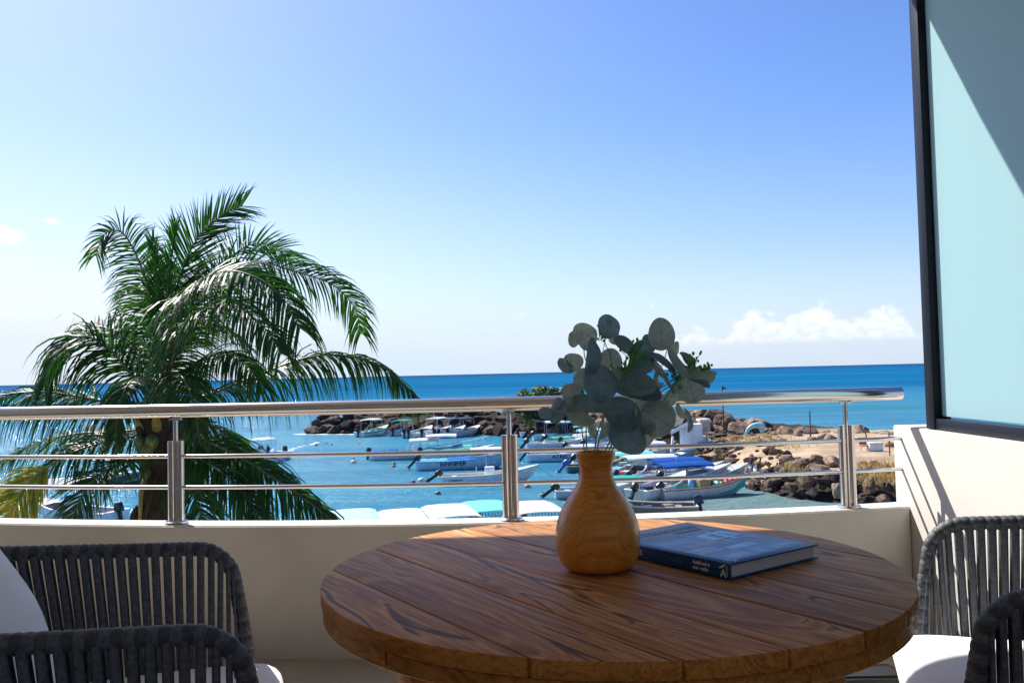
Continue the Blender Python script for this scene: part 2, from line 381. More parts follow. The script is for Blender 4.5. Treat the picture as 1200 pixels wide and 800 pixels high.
def rock_mat(name, a, b_, c_):
    m = bpy.data.materials.new(name); m.use_nodes = True; nt = m.node_tree; b = nt.nodes['Principled BSDF']
    tc = nt.nodes.new('ShaderNodeTexCoord'); oi = nt.nodes.new('ShaderNodeObjectInfo')
    n = nt.nodes.new('ShaderNodeTexNoise'); n.inputs['Scale'].default_value = 2.2; n.inputs['Detail'].default_value = 9; n.inputs['Roughness'].default_value = .65; nt.links.new(tc.outputs['Object'], n.inputs['Vector'])
    f = X(nt, n.outputs['Fac']).smooth(.3, .7)
    ramp = nt.nodes.new('ShaderNodeValToRGB'); e = ramp.color_ramp.elements; e[0].color = (*a, 1); e[1].color = (*c_, 1); k = e.new(.55); k.color = (*b_, 1)
    nt.links.new((X(nt, oi.outputs['Random'])*.8 + f*.2).s, ramp.inputs[0])
    c = mixc(nt, 1.0, ramp.outputs[0], mixc(nt, f, (.6, .58, .56), (1.25, 1.2, 1.15)), 'MULTIPLY')
    gp_ = nt.nodes.new('ShaderNodeNewGeometry'); sz = nt.nodes.new('ShaderNodeSeparateXYZ'); nt.links.new(gp_.outputs['Position'], sz.inputs[0])
    wet = (X(nt, sz.outputs[2]) + f*.25).smooth(WZ+.62, WZ+.25); c = mixc(nt, wet*.75, c, (.022, .02, .016))
    nt.links.new(c, b.inputs['Base Color']); b.inputs['Roughness'].default_value = .9; b.inputs['Specular IOR Level'].default_value = .2
    n2 = nt.nodes.new('ShaderNodeTexNoise'); n2.inputs['Scale'].default_value = 5; n2.inputs['Detail'].default_value = 8; n2.inputs['Roughness'].default_value = .7; nt.links.new(tc.outputs['Object'], n2.inputs['Vector'])
    bp = nt.nodes.new('ShaderNodeBump'); bp.inputs['Strength'].default_value = .9; bp.inputs['Distance'].default_value = .2
    nt.links.new(n2.outputs['Fac'], bp.inputs['Height']); nt.links.new(bp.outputs[0], b.inputs['Normal'])
    return m
M['rock'] = rock_mat('brown_boulder', (.14, .10, .075), (.28, .20, .15), (.48, .36, .27))
M['rock_dark'] = rock_mat('dark_boulder', (.06, .046, .038), (.125, .092, .074), (.25, .18, .14))
M['rock_black'] = rock_mat('black_boulder', (.022, .018, .016), (.05, .038, .032), (.15, .11, .085))
M['drygrass'] = mat('dry_grass', (.44, .30, .11), .9, var=.35, vscale=2, trans=.3)
M['wood_grey'] = mat('weathered_wood', (.11, .08, .06), .9, var=.3, vscale=5, bump=.4)
M['bush'] = mat('sea_grape_leaf', (.045, .085, .015), .5, var=.5, vscale=.9, trans=.3, tcol=(.09, .16, .02))

PAINT = {}
def paint(c, rough=.35, var=.13):
    k = (c, rough)
    if k not in PAINT: PAINT[k] = mat('boat_paint', c, rough, spec=.4, var=var, vscale=2.5)
    return PAINT[k]
FAB = {}
def fabric(c):
    if c not in FAB: FAB[c] = mat('canvas', c, .8, spec=.15, var=.08, vscale=1.5, bump=.3, bscale=5, trans=.35)
    return FAB[c]
WHITE, CREAM, GREY = (.72, .74, .76), (.66, .62, .54), (.42, .44, .47)
TEAL, AQUA, BLUE, SKYB, NAVY = (.02, .42, .36), (.22, .66, .60), (.01, .10, .42), (.20, .47, .68), (.012, .022, .06)
BLACK = (.012, .013, .016)

# ================================================================== BALCONY STRUCTURE
def py_(x): return 3.605+.055*x*x              # plan line of the slightly bowed parapet
WX = 1.70                                      # face of the side wall
def sweep(prof, xs, mb, yf):
    """profile of (dy, z) swept along the parapet curve"""
    n = len(prof); vs = [(x, yf(x)+dy, z) for x in xs for dy, z in prof]
    fs = [(i*n+k, (i+1)*n+k, (i+1)*n+(k+1) % n, i*n+(k+1) % n) for i in range(len(xs)-1) for k in range(n)]
    mb.add(vs, fs, False)
    mb.add([(xs[0], yf(xs[0])+dy, z) for dy, z in prof], [tuple(range(n))]); mb.add([(xs[-1], yf(xs[-1])+dy, z) for dy, z in prof], [tuple(range(n))[::-1]])
b = MB(); b.box((-1.4, 1.2, -.15), (9.2, 5.6, .30)); fl = b.build('floor', M['floor']); tag(fl, kind='structure')
b = MB(); b.prism([(-6.3, -1.2), (3.1, -1.2), (3.1, 3.78), (1.7, 3.88), (1.0, 3.99), (.1, 4.075), (-1.4, 4.085), (-6.3, 4.085)], 3.2, 3.46); tag(b.build('ceiling', M['ceiling']), kind='structure')
b = MB(); b.box((-1.6, -1.35, 1.6), (9.4, .2, 3.2)); tag(b.build('building_wall', M['back_wall']), kind='structure')
b = MB(); b.box((-4.35, 1.3, 1.595), (.2, 5.08, 3.18)); tag(b.build('left_sky_blocker', M['back_wall']), kind='structure')  # unseen wall added to block sky light from the left
b = MB(); xs = [-5+i*(WX-.003+5)/44 for i in range(45)]
sweep([(-.058, 0), (-.058, .543), (-.051, .55), (.072, .55), (.079, .543), (.079, -.4), (.0, -.4)][::-1], xs, b, py_)
pw = b.build('parapet_wall', M['plaster'], fixn=True); tag(pw, 'low beige rendered parapet wall with a bright sunlit ledge under the railing', 'wall')
b = MB(); b.box((WX+.09, 1.275, .297), (.18, 5.14, 1.19))
sw = b.build('side_wall', M['plaster_white'], bevel=.008); tag(sw, 'white side wall at the right, crossed by thin railing shadows, below the glass screen', 'wall')

# railing
YR = .005
rl = thing('balcony_railing', 'stainless steel balcony railing with one thick handrail and two thin bars on the parapet', 'railing', (0, 3.6, .55))
def rb(mb, name, parent=None, **k):
    o = mb.build(name, M['steel'], parent or rl, **k)
    if (parent or rl) is rl: o.matrix_parent_inverse = Matrix.Translation((0, 3.6, .55)).inverted()
    return o
def rail_pts(x0, x1, z, n=40): return [(x0+(x1-x0)*i/n, py_(x0+(x1-x0)*i/n)+YR, z) for i in range(n+1)]
b = MB(); b.tube(rail_pts(-4.8, 1.705, 1.036), .0295, 20); rb(b, 'handrail')
for z in (.838, .704):
    b = MB(); b.tube(rail_pts(-4.8, WX, z), .0088, 10); rb(b, 'rail_bar')
for x in (-1.475, -.021, 1.444, -2.93, -4.38):
    y = py_(x)+YR
    b = MB(); b.cyl((x, y, .56), (x, y, 1.01), .0105, 12); p = rb(b, 'post')
    for sx in (-1, 1):
        b = MB(); b.tube([(x+sx*.0195, y, .556), (x+sx*.0195, y, .905)], .0155, 16); o = rb(b, 'post_sleeve', p)
    b = MB(); b.lathe([(.0, .553), (.05, .553), (.05, .558), (.044, .562), (.0, .562)], (x, y, 0), 24, False); rb(b, 'base_flange', p)
    b = MB(); b.box((x, y, 1.0), (.05, .018, .012)); rb(b, 'rail_saddle', p)

# frosted glass privacy screen
gs = thing('privacy_screen', 'tall frosted pale teal glass screen in a black frame on the side wall', 'screen', (1.745, 3.5, .893))
def gp(mb, name, m, **k):
    o = mb.build(name, m, gs, **k); o.matrix_parent_inverse = Matrix.Translation((1.745, 3.5, .893)).inverted(); return o
ZT = 3.195; Z0 = .894
b = MB(); b.box((1.748, 3.525, (Z0+ZT)/2), (.07, .07, ZT-Z0)); gp(b, 'frame_post', M['frame_black'], bevel=.003)
b = MB(); b.box((1.75, .5, (Z0+ZT)/2), (.07, .07, ZT-Z0)); gp(b, 'frame_post', M['frame_black'], bevel=.003)
b = MB(); b.box((1.75, 2.0125, Z0+.0225), (.064, 2.953, .045)); gp(b, 'frame_rail', M['frame_black'], bevel=.003)
b = MB(); b.box((1.75, 2.0125, ZT-.03), (.064, 2.953, .05)); gp(b, 'frame_rail', M['frame_black'], bevel=.003)
b = MB(); b.box((1.752, 2.0125, (Z0+ZT)/2), (.012, 2.951, ZT-Z0-.11)); gp(b, 'glass_pane', M['frosted'])

# ================================================================== TABLE
TC = Vector((.192, 1.83)); TR = .596; ANG = R(-55.5)
tb = thing('round_table', 'round dark teak table of wide planks with one sunlit far edge', 'table', (TC.x, TC.y, 0), ANG)
# local frame: x along planks, y across
cuts = [-.6] + [v-1.194 for v in (.726, .893, 1.046, 1.207, 1.364, 1.535, 1.687)] + [.6]
for i in range(8):
    y0, y1 = cuts[i]+.0022, cuts[i+1]-.0022
    y0 = max(y0, -TR+.0005); y1 = min(y1, TR-.0005)
    K = 14; up = []; lo = []
    for k in range(K+1):
        y = y0+(y1-y0)*k/K; h = math.sqrt(max(TR*TR-y*y, 1e-7)); up.append((h, y)); lo.append((-h, y))
    poly = up + lo[::-1]
    b = MB(); dz = random.uniform(-.0006, .0006)
    b.prism(poly, .7205, .75+dz); pk = b.build('plank', [M['teak'], M['teak_edge']], tb, bevel=.0018, seg=2, fixn=True)
    for p_ in pk.data.polygons: p_.material_index = 0 if p_.normal.z > .5 else 1  # end-grain sides, brightened so the colour carries the flash glow of the edge
# ring below, in segments with visible joints
for i in range(8):
    a0 = 2*math.pi*i/8+.01+.2; a1 = 2*math.pi*(i+1)/8-.0+.2; poly = []
    for k in range(13): a = a0+(a1-a0)*k/12; poly.append((math.cos(a)*(TR-.004), math.sin(a)*(TR-.004)))
    for k in range(13): a = a1+(a0-a1)*k/12; poly.append((math.cos(a)*(TR-.10), math.sin(a)*(TR-.10)))
    b = MB(); b.prism(poly, .690, .7195); b.build('apron_segment', M['teak_edge'], tb, bevel=.0015, seg=1, fixn=True)
for sx, sy in ((1, 1), (1, -1), (-1, 1), (-1, -1)):
    b = MB(); b.box((sx*.30, sy*.30, .345), (.07, .07, .688), taper=1.0); b.build('leg', M['teak_edge'], tb, bevel=.006)
b = MB(); b.box((0, .30, .655), (.53, .05, .06)); b.box((0, -.30, .655), (.53, .05, .06)); b.build('cross_rail', M['teak_edge'], tb)

# ================================================================== VASE + EUCALYPTUS
VC = Vector((.170, 1.805, .7505))
vp = [(.0005, 0), (.050, 0), (.058, .002), (.0695, .007), (.0785, .0165), (.085, .035), (.0878, .055), (.088, .0755), (.0852, .0963), (.0787, .116), (.069, .136), (.0548, .157), (.042, .1765), (.0356, .196), (.0346, .210), (.0378, .226), (.0415, .2405), (.0412, .2435), (.0385, .2435), (.033, .225), (.03, .19), (.03, .12), (.0005, .11)]
P2 = crom([(r, 0, z) for r, z in vp], 96)
b = MB(); b.lathe([(max(p.x, .0004), p.z) for p in P2], VC, 56)
tag(b.build('wooden_vase', M['vase_wood'], fixn=True), 'glossy turned wooden vase with a round belly standing on the teak table', 'vase')

eu = thing('eucalyptus_bunch', 'bunch of blue-green eucalyptus sprigs standing in the wooden vase', 'foliage', (VC.x, VC.y, .87))
EINV = Matrix.Translation((VC.x, VC.y, .87)).inverted()
PXM = 1.8e-3
RX, UPV, BK = CM.col[0], CM.col[1], CM.col[2]
def leaf(px, py, w, h, rot, face, tilt=15, dy=0., yaw=0, cup=.42, fold=0.):
    rl_ = random.Random(px*31+py); tilt += rl_.uniform(-4, 20) if face == 't' else rl_.uniform(-8, 12); yaw += rl_.uniform(-22, 22); fold += rl_.choice((0, 0, .12, .25, -.15)); tilt = min(tilt, 58)
    h *= 1.05; w *= 1.06; hh = h*PXM/max(.35, math.cos(R(tilt))); ww = w*PXM/max(.35, math.cos(R(yaw)))
    NU, NV = 8, 14; vs = []; fs = []
    for j in range(NV+1):
        v = j/NV; v_ = v; v = .5-.5*math.cos(math.pi*v); prof = (1-(2*v-1)**2)**.5*(1.04-.10*v) if 0 < v < 1 else 0.0
        prof = max(prof, .02)
        for i in range(NU+1):
            u = i/NU*2-1; x = u*prof*ww/2; y = (v-.5)*hh
            z = cup*(x*x/(ww/2)**2)*ww*.18 - cup*((v-.5)**2)*hh*.8 + fold*abs(x) + .0012*math.sin(9*v+u*4+px)
            vs.append((x, y, z))
    for j in range(NV):
        for i in range(NU):
            a = j*(NU+1)+i; fs.append((a, a+1, a+NU+2, a+NU+1))
    me = bpy.data.meshes.new('leaf'); me.from_pydata(vs, [], fs); me.materials.append(M['leaf'])
    for p in me.polygons: p.use_smooth = True
    o = bpy.data.objects.new('leaf', me); COL.objects.link(o); o.parent = eu
    if face == 'u': loc = Euler((R(tilt), R(180+yaw), 0)).to_matrix()
    else: loc = Euler((R(-tilt), R(yaw), 0)).to_matrix()
    m = CM @ Matrix.Rotation(R(-rot), 3, 'Z') @ loc
    o.matrix_parent_inverse = EINV
    o.matrix_basis = Matrix.Translation(at_y(px, py, VC.y+dy)) @ m.to_4x4()
    return o
LEAVES = [
 (713, 382, 27, 27, 20, 't', 15, .00), (687, 394, 33, 26, 60, 'u', 10, .005), (674, 396, 22, 15, -55, 'u', 35, .012),
 (731, 402, 17, 24, -30, 't', 25, -.005, 20), (672, 424, 22, 22, -60, 'u', 20, .02), (695, 417, 22, 38, 40, 't', 25, -.02, 15),
 (703, 447, 40, 42, 15, 't', 20, -.03), (683, 444, 22, 24, 10, 'u', 20, .02), (716, 421, 27, 24, 0, 'u', 15, .03),
 (753, 417, 38, 30, 70, 't', 20, -.005), (748, 433, 36, 24, 80, 't', 30, .008), (733, 446, 30, 54, -68, 't', 35, -.025),
 (752, 458, 24, 36, -60, 't', 35, -.01), (740, 452, 46, 20, 0, 't', 45, -.015), (775, 392, 29, 37, -8, 'u', 12, .0),
 (776, 424, 12, 36, -28, 't', 20, -.02, 55), (771, 432, 10, 30, -20, 'u', 20, .0, 50), (799, 428, 16, 46, -28, 'u', 15, -.01, 45),
 (804, 420, 12, 18, -10, 't', 25, .01, 25), (820, 436, 14, 32, -52, 'u', 25, -.01, 35), (814, 442, 12, 34, -42, 't', 30, .005, 45),
 (810, 457, 30, 30, -12, 'u', 18, .0), (800, 481, 10, 20, -24, 'u', 20, -.01, 50), (806, 492, 9, 24, 18, 't', 20, -.005, 55),
 (672, 464, 32, 24, 65, 'u', 20, .0), (653, 481, 30, 17, -75, 't', 35, .02), (688, 476, 22, 62, -63, 't', 30, -.03, 30),
 (678, 487, 16, 38, -48, 'u', 15, -.01, 45), (729, 484, 36, 42, -45, 't', 18, -.035), (736, 509, 48, 40, 70, 't', 15, -.025),
 (770, 490, 42, 40, -60, 'u', 12, -.015), (758, 508, 30, 18, -70, 'u', 25, .0), (757, 468, 16, 46, 72, 'u', 30, -.01, 35),
 (768, 470, 26, 24, 10, 'u', 25, .01), (715, 503, 14, 32, 75, 'u', 30, -.02, 25), (770, 446, 9, 26, 15, 'u', 15, -.005, 50),
 (783, 447, 8, 26, -12, 't', 15, .01, 55), (745, 474, 20, 18, 20, 'u', 20, .02), (792, 452, 10, 18, 35, 'u', 20, .01, 40)]
LEAVES += [(662, 428, 14, 20, -70, 't', 20, .03), (720, 395, 13, 18, 30, 'u', 20, .02), (760, 402, 14, 22, -20, 't', 20, .025), (790, 410, 12, 20, 25, 'u', 15, .02),
 (786, 466, 16, 22, 40, 'u', 20, .02), (830, 447, 10, 18, 60, 'u', 20, .01), (640, 484, 14, 20, -80, 't', 25, .03), (707, 470, 14, 24, 20, 't', 20, .02), (752, 494, 18, 26, -20, 't', 20, .015), (694, 505, 10, 18, -30, 'u', 20, .01)]
for L in LEAVES: leaf(*L)
def stem(pts, r=.0016, name='stem'):
    P = [at_y(x, y, VC.y+d) for x, y, d in pts]
    b = MB(); b.tube(crom(P, 16), [r*(1-.5*i/16) for i in range(17)], 6)
    o = b.build(name, M['stem'], eu); o.matrix_parent_inverse = EINV; return o
stem([(693, 590, 0), (685, 530, .01), (681, 497, .0), (676, 478, .0), (660, 470, .01)])
stem([(695, 590, 0), (688, 530, .0), (687, 495, .01), (690, 440, .01), (684, 410, .01), (690, 385, .01)])
stem([(699, 590, 0), (697, 530, -.01), (703, 498, -.01), (718, 462, -.02), (716, 420, .0), (708, 398, .0), (713, 375, .0)])
stem([(702, 590, 0), (700, 530, -.01), (706, 498, -.01), (712, 470, -.01), (735, 440, .0), (745, 420, .0), (760, 412, .0)])
stem([(703, 590, 0), (708, 530, .0), (735, 495, .01), (760, 470, .01), (785, 452, .0), (812, 436, .0)])
stem([(704, 590, 0), (712, 530, .005), (738, 500, .02), (762, 455, .02), (777, 425, .01), (783, 405, .0)])
stem([(705, 590, 0), (716, 530, .01), (735, 510, .01), (770, 480, .0), (785, 470, -.01)])
stem([(745, 448, .0), (770, 455, .0), (788, 446, -.01), (806, 438, -.01), (822, 428, -.01)], .0013, 'twig')
stem([(722, 452, -.02), (736, 432, -.03), (746, 414, -.03), (752, 402, -.03)], .0013, 'twig')
stem([(778, 470, -.01), (792, 448, -.015), (808, 436, -.015), (812, 434, -.015)], .0013, 'twig')
stem([(716, 375, .0), (709, 400, .005), (704, 425, .01)], .0011, 'twig')
def buds(px, py, dy, n, sx, sy, seed):
    rnd = random.Random(seed); b = MB()
    for k in range(n):
        x, y = px+rnd.gauss(0, sx), py+rnd.gauss(0, sy); P = at_y(x, y, VC.y+dy+rnd.uniform(-.012, .012))
        Q = at_y(px+(x-px)*.3-2, py+sy+(y-py)*.3, VC.y+dy)
        b.tube([Q, P], [.0007, .0007], 4)
        r = rnd.uniform(.0022, .0036)
        b.lathe([(.0003, -r*1.2), (r*.8, -r*.7), (r, 0), (r*.6, r*.9), (.0003, r*1.2)], P, 6)
    o = b.build('bud_cluster', M['bud'], eu); o.matrix_parent_inverse = EINV
buds(744, 412, -.03, 30, 7, 8, 1); buds(734, 430, -.035, 26, 5, 6, 2); buds(814, 424, -.01, 18, 4, 5, 3); buds(825, 430, -.01, 14, 5, 3, 4); buds(792, 440, -.01, 20, 6, 6, 5)
buds(686, 452, .0, 10, 3, 5, 6); buds(706, 392, .0, 8, 3, 6, 7)

# ================================================================== BOOK
A = Vector((.416, 1.682)); Bv = Vector((.644, 1.850))
ux = (Bv-A).normalized(); BW = .288; BL = .372; BT = .031
bk = thing('coffee_table_book', 'large navy blue hardback book lying on the table beside the vase', 'book', (A.x, A.y, .7515), math.atan2(ux.y, ux.x))
# local: x across the cover from spine to fore edge .. corner A is spine/bottom corner; y up the spine
b = MB(); b.box((BW/2+.002, BL/2, .0018), (BW-.004, BL, .0034)); b.build('back_board', M['book_blue'], bk, bevel=.0009)
b = MB(); b.box((BW/2+.002, BL/2, BT-.0018), (BW-.004, BL, .0034)); cover = b.build('front_board', M['book_blue'], bk, bevel=.0009)
b = MB(); b.box((.0016, BL/2, BT/2), (.0034, BL-.0006, BT-.0004)); spine = b.build('spine', M['book_blue'], bk, bevel=.0012)
b = MB(); b.box((BW/2-.0015, BL/2, BT/2), (BW-.012, BL-.010, BT-.0076)); b.build('page_block', M['paper'], bk)
def flat_text(txt, size, m, parent, loc, xa, ya, name='lettering', align='CENTER', bold=0, ex=.0002):
    me = text_mesh(txt, size, ex, align, bold=bold); me.materials.append(m)
    o = bpy.data.objects.new(name, me); COL.objects.link(o); o.parent = parent
    xa, ya = Vector(xa).normalized(), Vector(ya).normalized(); za = xa.cross(ya)
    mm = Matrix((xa, ya, za)).transposed().to_4x4(); mm.translation = Vector(loc); o.matrix_local = mm; return o
def cover_art():
    m = bpy.data.materials.new('cover_picture'); m.use_nodes = True; nt = m.node_tree; b_ = nt.nodes['Principled BSDF']
    at = nt.nodes.new('ShaderNodeAttribute'); at.attribute_name = 'tint'
    tc = nt.nodes.new('ShaderNodeTexCoord'); n = nt.nodes.new('ShaderNodeTexNoise'); n.inputs['Scale'].default_value = 45; n.inputs['Detail'].default_value = 4; nt.links.new(tc.outputs['Object'], n.inputs['Vector'])
    c = mixc(nt, 1.0, at.outputs['Color'], mixc(nt, X(nt, n.outputs['Fac']).smooth(.3, .7), (.7, .7, .7), (1.3, 1.3, 1.3)), 'MULTIPLY')
    nt.links.new(c, b_.inputs['Base Color']); b_.inputs['Roughness'].default_value = .36; b_.inputs['Specular IOR Level'].default_value = .3
    return m
# picture of a furnished room, printed in blue tints: (x0, x1, y0, y1, colour) across / up the cover
ART = [(.016, .276, .016, .262, (.022, .065, .16)), (.016, .276, .205, .262, (.018, .05, .13)), (.03, .15, .19, .235, (.06, .14, .26)), (.16, .26, .175, .235, (.20, .30, .44)),
       (.185, .235, .185, .225, (.02, .05, .12)), (.05, .155, .145, .180, (.12, .12, .20)), (.06, .12, .150, .172, (.17, .13, .19)), (.165, .27, .125, .165, (.05, .12, .22)),
       (.19, .25, .13, .155, (.02, .045, .10)), (.02, .10, .09, .135, (.10, .18, .30)), (.035, .085, .10, .125, (.18, .15, .20)), (.115, .2, .085, .115, (.17, .27, .40)),
       (.02, .275, .02, .075, (.03, .10, .21)), (.05, .11, .03, .06, (.14, .22, .34)), (.13, .17, .03, .07, (.07, .15, .28)), (.19, .26, .03, .055, (.10, .19, .31)), (.21, .222, .16, .25, (.30, .40, .52)), (.145, .152, .12, .25, (.16, .26, .40))]
vs, fs, cs = [], [], []
for k, (x0, x1, y0, y1, c) in enumerate(ART):
    o_ = len(vs); z = BT+.00015+k*.00002; sk = .35*(k > 0 and k % 3 == 0)*.02
    vs += [(x0, y0, z), (x1, y0+sk, z), (x1, y1+sk, z), (x0, y1, z)]; fs.append((o_, o_+1, o_+2, o_+3)); cs.append(tuple(min(1, q*f) for q, f in zip(c, (1.2, 1.8, 2.1))))
me = bpy.data.meshes.new('cover_picture'); me.from_pydata(vs, [], fs); me.materials.append(cover_art())
ca = me.color_attributes.new('tint', 'FLOAT_COLOR', 'CORNER')
for p in me.polygons:
    for li in p.loop_indices: ca.data[li].color = (*cs[p.index], 1)
o = bpy.data.objects.new('cover_picture', me); COL.objects.link(o); o.parent = cover
flat_text('INTERIORES', .043, M['print_pale'], cover, (.146, .322, BT+.0005), (1, 0, 0), (0, 1, 0))
flat_text('MEXICANOS', .016, M['print_pale'], cover, (.20, .288, BT+.0005), (1, 0, 0), (0, 1, 0))
flat_text('A', .016, M['print_white'], cover, (.03, .012, BT+.0005), (1, 0, 0), (0, 1, 0))
sx_ = -.0006
flat_text('INTERIORES', .0165, M['print_white'], spine, (sx_, .285, BT/2), (0, -1, 0), (0, 0, 1), bold=.0002)
flat_text('MEXICANOS', .0165, M['print_blue'], spine, (sx_, .172, BT/2), (0, -1, 0), (0, 0, 1))
flat_text('Ambientes\ncon estilo', .0105, M['print_white'], spine, (sx_, .097, BT/2), (0, -1, 0), (0, 0, 1), align='LEFT', bold=.0003)
b = MB()                                                        # publisher's mark: an A with bars
for (y, z, l, a) in ((.021, .0105, .017, .45), (.0145, .0105, .017, -.45), (.0178, .0085, .009, 1.57), (.023, .0215, .010, 1.3), (.0175, .0255, .010, 1.3)):
    b.box((-.0008, y, z), (.0006, .0026, l), (a, 0, 0))
b.box((-.0008, .0085, .0155), (.0006, .0010, .02)); b.build('publisher_mark', M['print_white'], spine)

# ================================================================== CHAIRS
CW = .385
def u_path(z0, z1, zb, depth, w, rad, x0=0., n=10):
    """U in plan from the near arm front, round the back, to the far arm front; list of (x, y, z)"""
    pts = []
    for k in range(n+1): t = k/n; pts.append((x0-t*(depth-rad), -w, z0+(z1-z0)*t))
    for k in range(1, n+1): a = math.pi/2*k/n; pts.append((x0-(depth-rad)-rad*math.sin(a), -w+rad*(1-math.cos(a)), z1+(zb-z1)*k/n))
    for k in range(1, n): t = k/n; pts.append((x0-depth, (-w+rad)*(1-t)+(w-rad)*t, zb))
    q = [(x, -y, z) for x, y, z in pts[:2*n+1]][::-1]
    return [Vector(p) for p in pts+q]
def arclen(P):
    L = [0.]
    for a, c in zip(P, P[1:]): L.append(L[-1]+(c-a).length)
    return L
def at_len(P, L, s):
    for i in range(len(P)-1):
        if L[i+1] >= s: t = (s-L[i])/max(1e-6, L[i+1]-L[i]); return P[i].lerp(P[i+1], t), (P[i+1]-P[i]).normalized()
    return P[-1], (P[-1]-P[-2]).normalized()
def make_chair(label, loc, rz):
    ch = thing('rope_armchair', label, 'chair', loc, rz, 'rope armchairs at the round table')
    top = u_path(.742, .772, .785, .64, CW, .17, -.09)
    # front uprights with a rounded upper corner
    fr = [(.055, -CW+.02, .30), (.045, -CW+.012, .40), (.03, -CW+.006, .52), (.012, -CW, .63)]
    for k in range(1, 6): a = math.pi/2*k/6; fr.append((-.09+.098*math.cos(a), -CW, .645+.097*math.sin(a)))
    fr = [Vector(p) for p in fr]
    full = fr + top + [Vector((p.x, -p.y, p.z)) for p in fr[::-1]]
    path = crom(full, 700)
    L = arclen(path)
    # wrapped rim: rope coils as real bulges
    coil = .018; nco = int(L[-1]/coil); PP = []; RR = []; sub = 6
    for i in range(nco*sub+1):
        s = L[-1]*i/(nco*sub); p, _ = at_len(path, L, s); PP.append(p)
        ph = (i % sub)/sub; RR.append(.0166+.0018*abs(math.sin(math.pi*ph))**.6)
    b = MB(); b.tube(PP, RR, 14)
    nf = 14
    for fi in range(len(b.f)): b.mi[fi] = 1 if (fi//nf//sub) % 2 else 0
    b.build('rim', [M['rope'], M['rope_dark']], ch)
    low = u_path(.385, .385, .385, .655, CW-.03, .17, .052)
    ts_ = [p for p in fr if p.z > .60]; top = ts_ + top + [Vector((p.x, -p.y, p.z)) for p in ts_[::-1]]
    b = MB(); b.tube(low, .0125, 10); b.build('seat_frame', M['metal_dark'], ch)
    Lt, Ll = arclen(top), arclen(low)
    N = 84
    for k in range(N):
        f = (k+.35)/N
        p, t = at_len(top, Lt, Lt[-1]*f); q, _ = at_len(low, Ll, Ll[-1]*f)
        if k == 0 or k == N-1: pass
        nrm = Vector((-t.y, t.x, 0)).normalized(); wv = .0088; b = MB()
        jit = random.uniform(-.002, .002)
        for sgn in (-1, 1):
            ring = []
            for j in range(6):
                u = j/5; c = p.lerp(q, u) + nrm*sgn*(.0135*(1-u)+.012*u+.004*math.sin(math.pi*u)) + t*(jit*u)
                for dw, dn in ((-wv, -.0022), (-wv*.5, .0022*sgn+.001*sgn), (wv*.5, .0022*sgn+.001*sgn), (wv, -.0022)): ring.append(c+t*dw+nrm*dn)
            fs = [(j*4+a, j*4+(a+1) % 4, (j+1)*4+(a+1) % 4, (j+1)*4+a) for j in range(5) for a in range(4)]
            b.add(ring, fs, True)
        b.build('strap', M['rope'], ch)
    # seat deck, legs
    b = MB(); b.box((-.27, 0, .372), (.60, 2*CW-.12, .014)); b.build('seat_deck', M['metal_dark'], ch)
    for sx, sy in ((.03, 1), (.03, -1), (-.50, 1), (-.50, -1)):
        b = MB(); b.tube([(sx, sy*(CW-.05), .375), (sx+(.03 if sx > 0 else -.05), sy*(CW-.03), .0)], [.0125, .0095], 10); b.build('leg', M['metal_dark'], ch)
    # cushion: rounded pad, crowned
    cu = cushion_mesh(.68, 2*CW-.10, .095, .030); cu.materials.append(M['cushion'])
    o = bpy.data.objects.new('seat_cushion', cu); COL.objects.link(o); o.parent = ch; o.location = (-.225, 0, .427)
    b = MB(); pp = []
    for k in range(64):
        a = 2*math.pi*k/64; c_, s_ = math.cos(a), math.sin(a); q = (abs(c_)**6+abs(s_)**6)**(-1/6); pp.append((c_*q*(.34-.004), s_*q*(CW-.05-.004), 0))
    b.tube(pp+pp[:2], .0045, 6, cap=False); b.build('piping', M['cushion'], o)
    return ch
def cushion_mesh(lx, ly, h, puff, rc=.07, n=22):
    """pillow-like pad with rounded plan corners, domed faces and a soft wrinkled edge"""
    vs = []; fs = []
    for side in (1, -1):
        for j in range(n+1):
            for i in range(n+1):
                u, v = i/n*2-1, j/n*2-1
                u, v = math.sin(u*math.pi/2), math.sin(v*math.pi/2)
                # round the corners
                x, y = u*lx/2, v*ly/2
                ex, ey = abs(x)-(lx/2-rc), abs(y)-(ly/2-rc)
                if ex > 0 and ey > 0:
                    d = math.hypot(ex, ey); m_ = max(ex, ey)
                    if d > 0: x = math.copysign(lx/2-rc+ex*m_/d, x); y = math.copysign(ly/2-rc+ey*m_/d, y)
                e = max(abs(u), abs(v)); prof = (1-e**8)**.5
                z = side*(h/2*prof + puff*(1-u*u)*(1-v*v))
                z += .0025*noise.noise(Vector((x*9, y*9, side*3.)))*prof
                vs.append((x, y, z))
    N1 = (n+1)*(n+1)
    for s in range(2):
        for j in range(n):
            for i in range(n):
                a = s*N1+j*(n+1)+i; q = (a, a+1, a+n+2, a+n+1); fs.append(q if s == 0 else q[::-1])
    me = bpy.data.meshes.new('cushion'); me.from_pydata(vs, [], fs)
    bm = bmesh.new(); bm.from_mesh(me); bmesh.ops.remove_doubles(bm, verts=bm.verts, dist=.0004); bmesh.ops.recalc_face_normals(bm, faces=bm.faces)
    for f in bm.faces: f.smooth = True
    bm.to_mesh(me); bm.free(); return me
chL = make_chair('charcoal rope armchair left of the table with a pale pillow in it', (-.602, 1.835, 0), R(19.5))
chR = make_chair('charcoal rope armchair right of the table beside the white side wall', (.975, 1.93, 0), R(180-19.5))
pm = cushion_mesh(.46, .46, .035, .07, .05); pm.materials.append(M['cushion'])
pl = bpy.data.objects.new('throw_pillow', pm); COL.objects.link(pl)
tag(pl, 'white throw pillow leaning against the back of the left armchair', 'pillow')
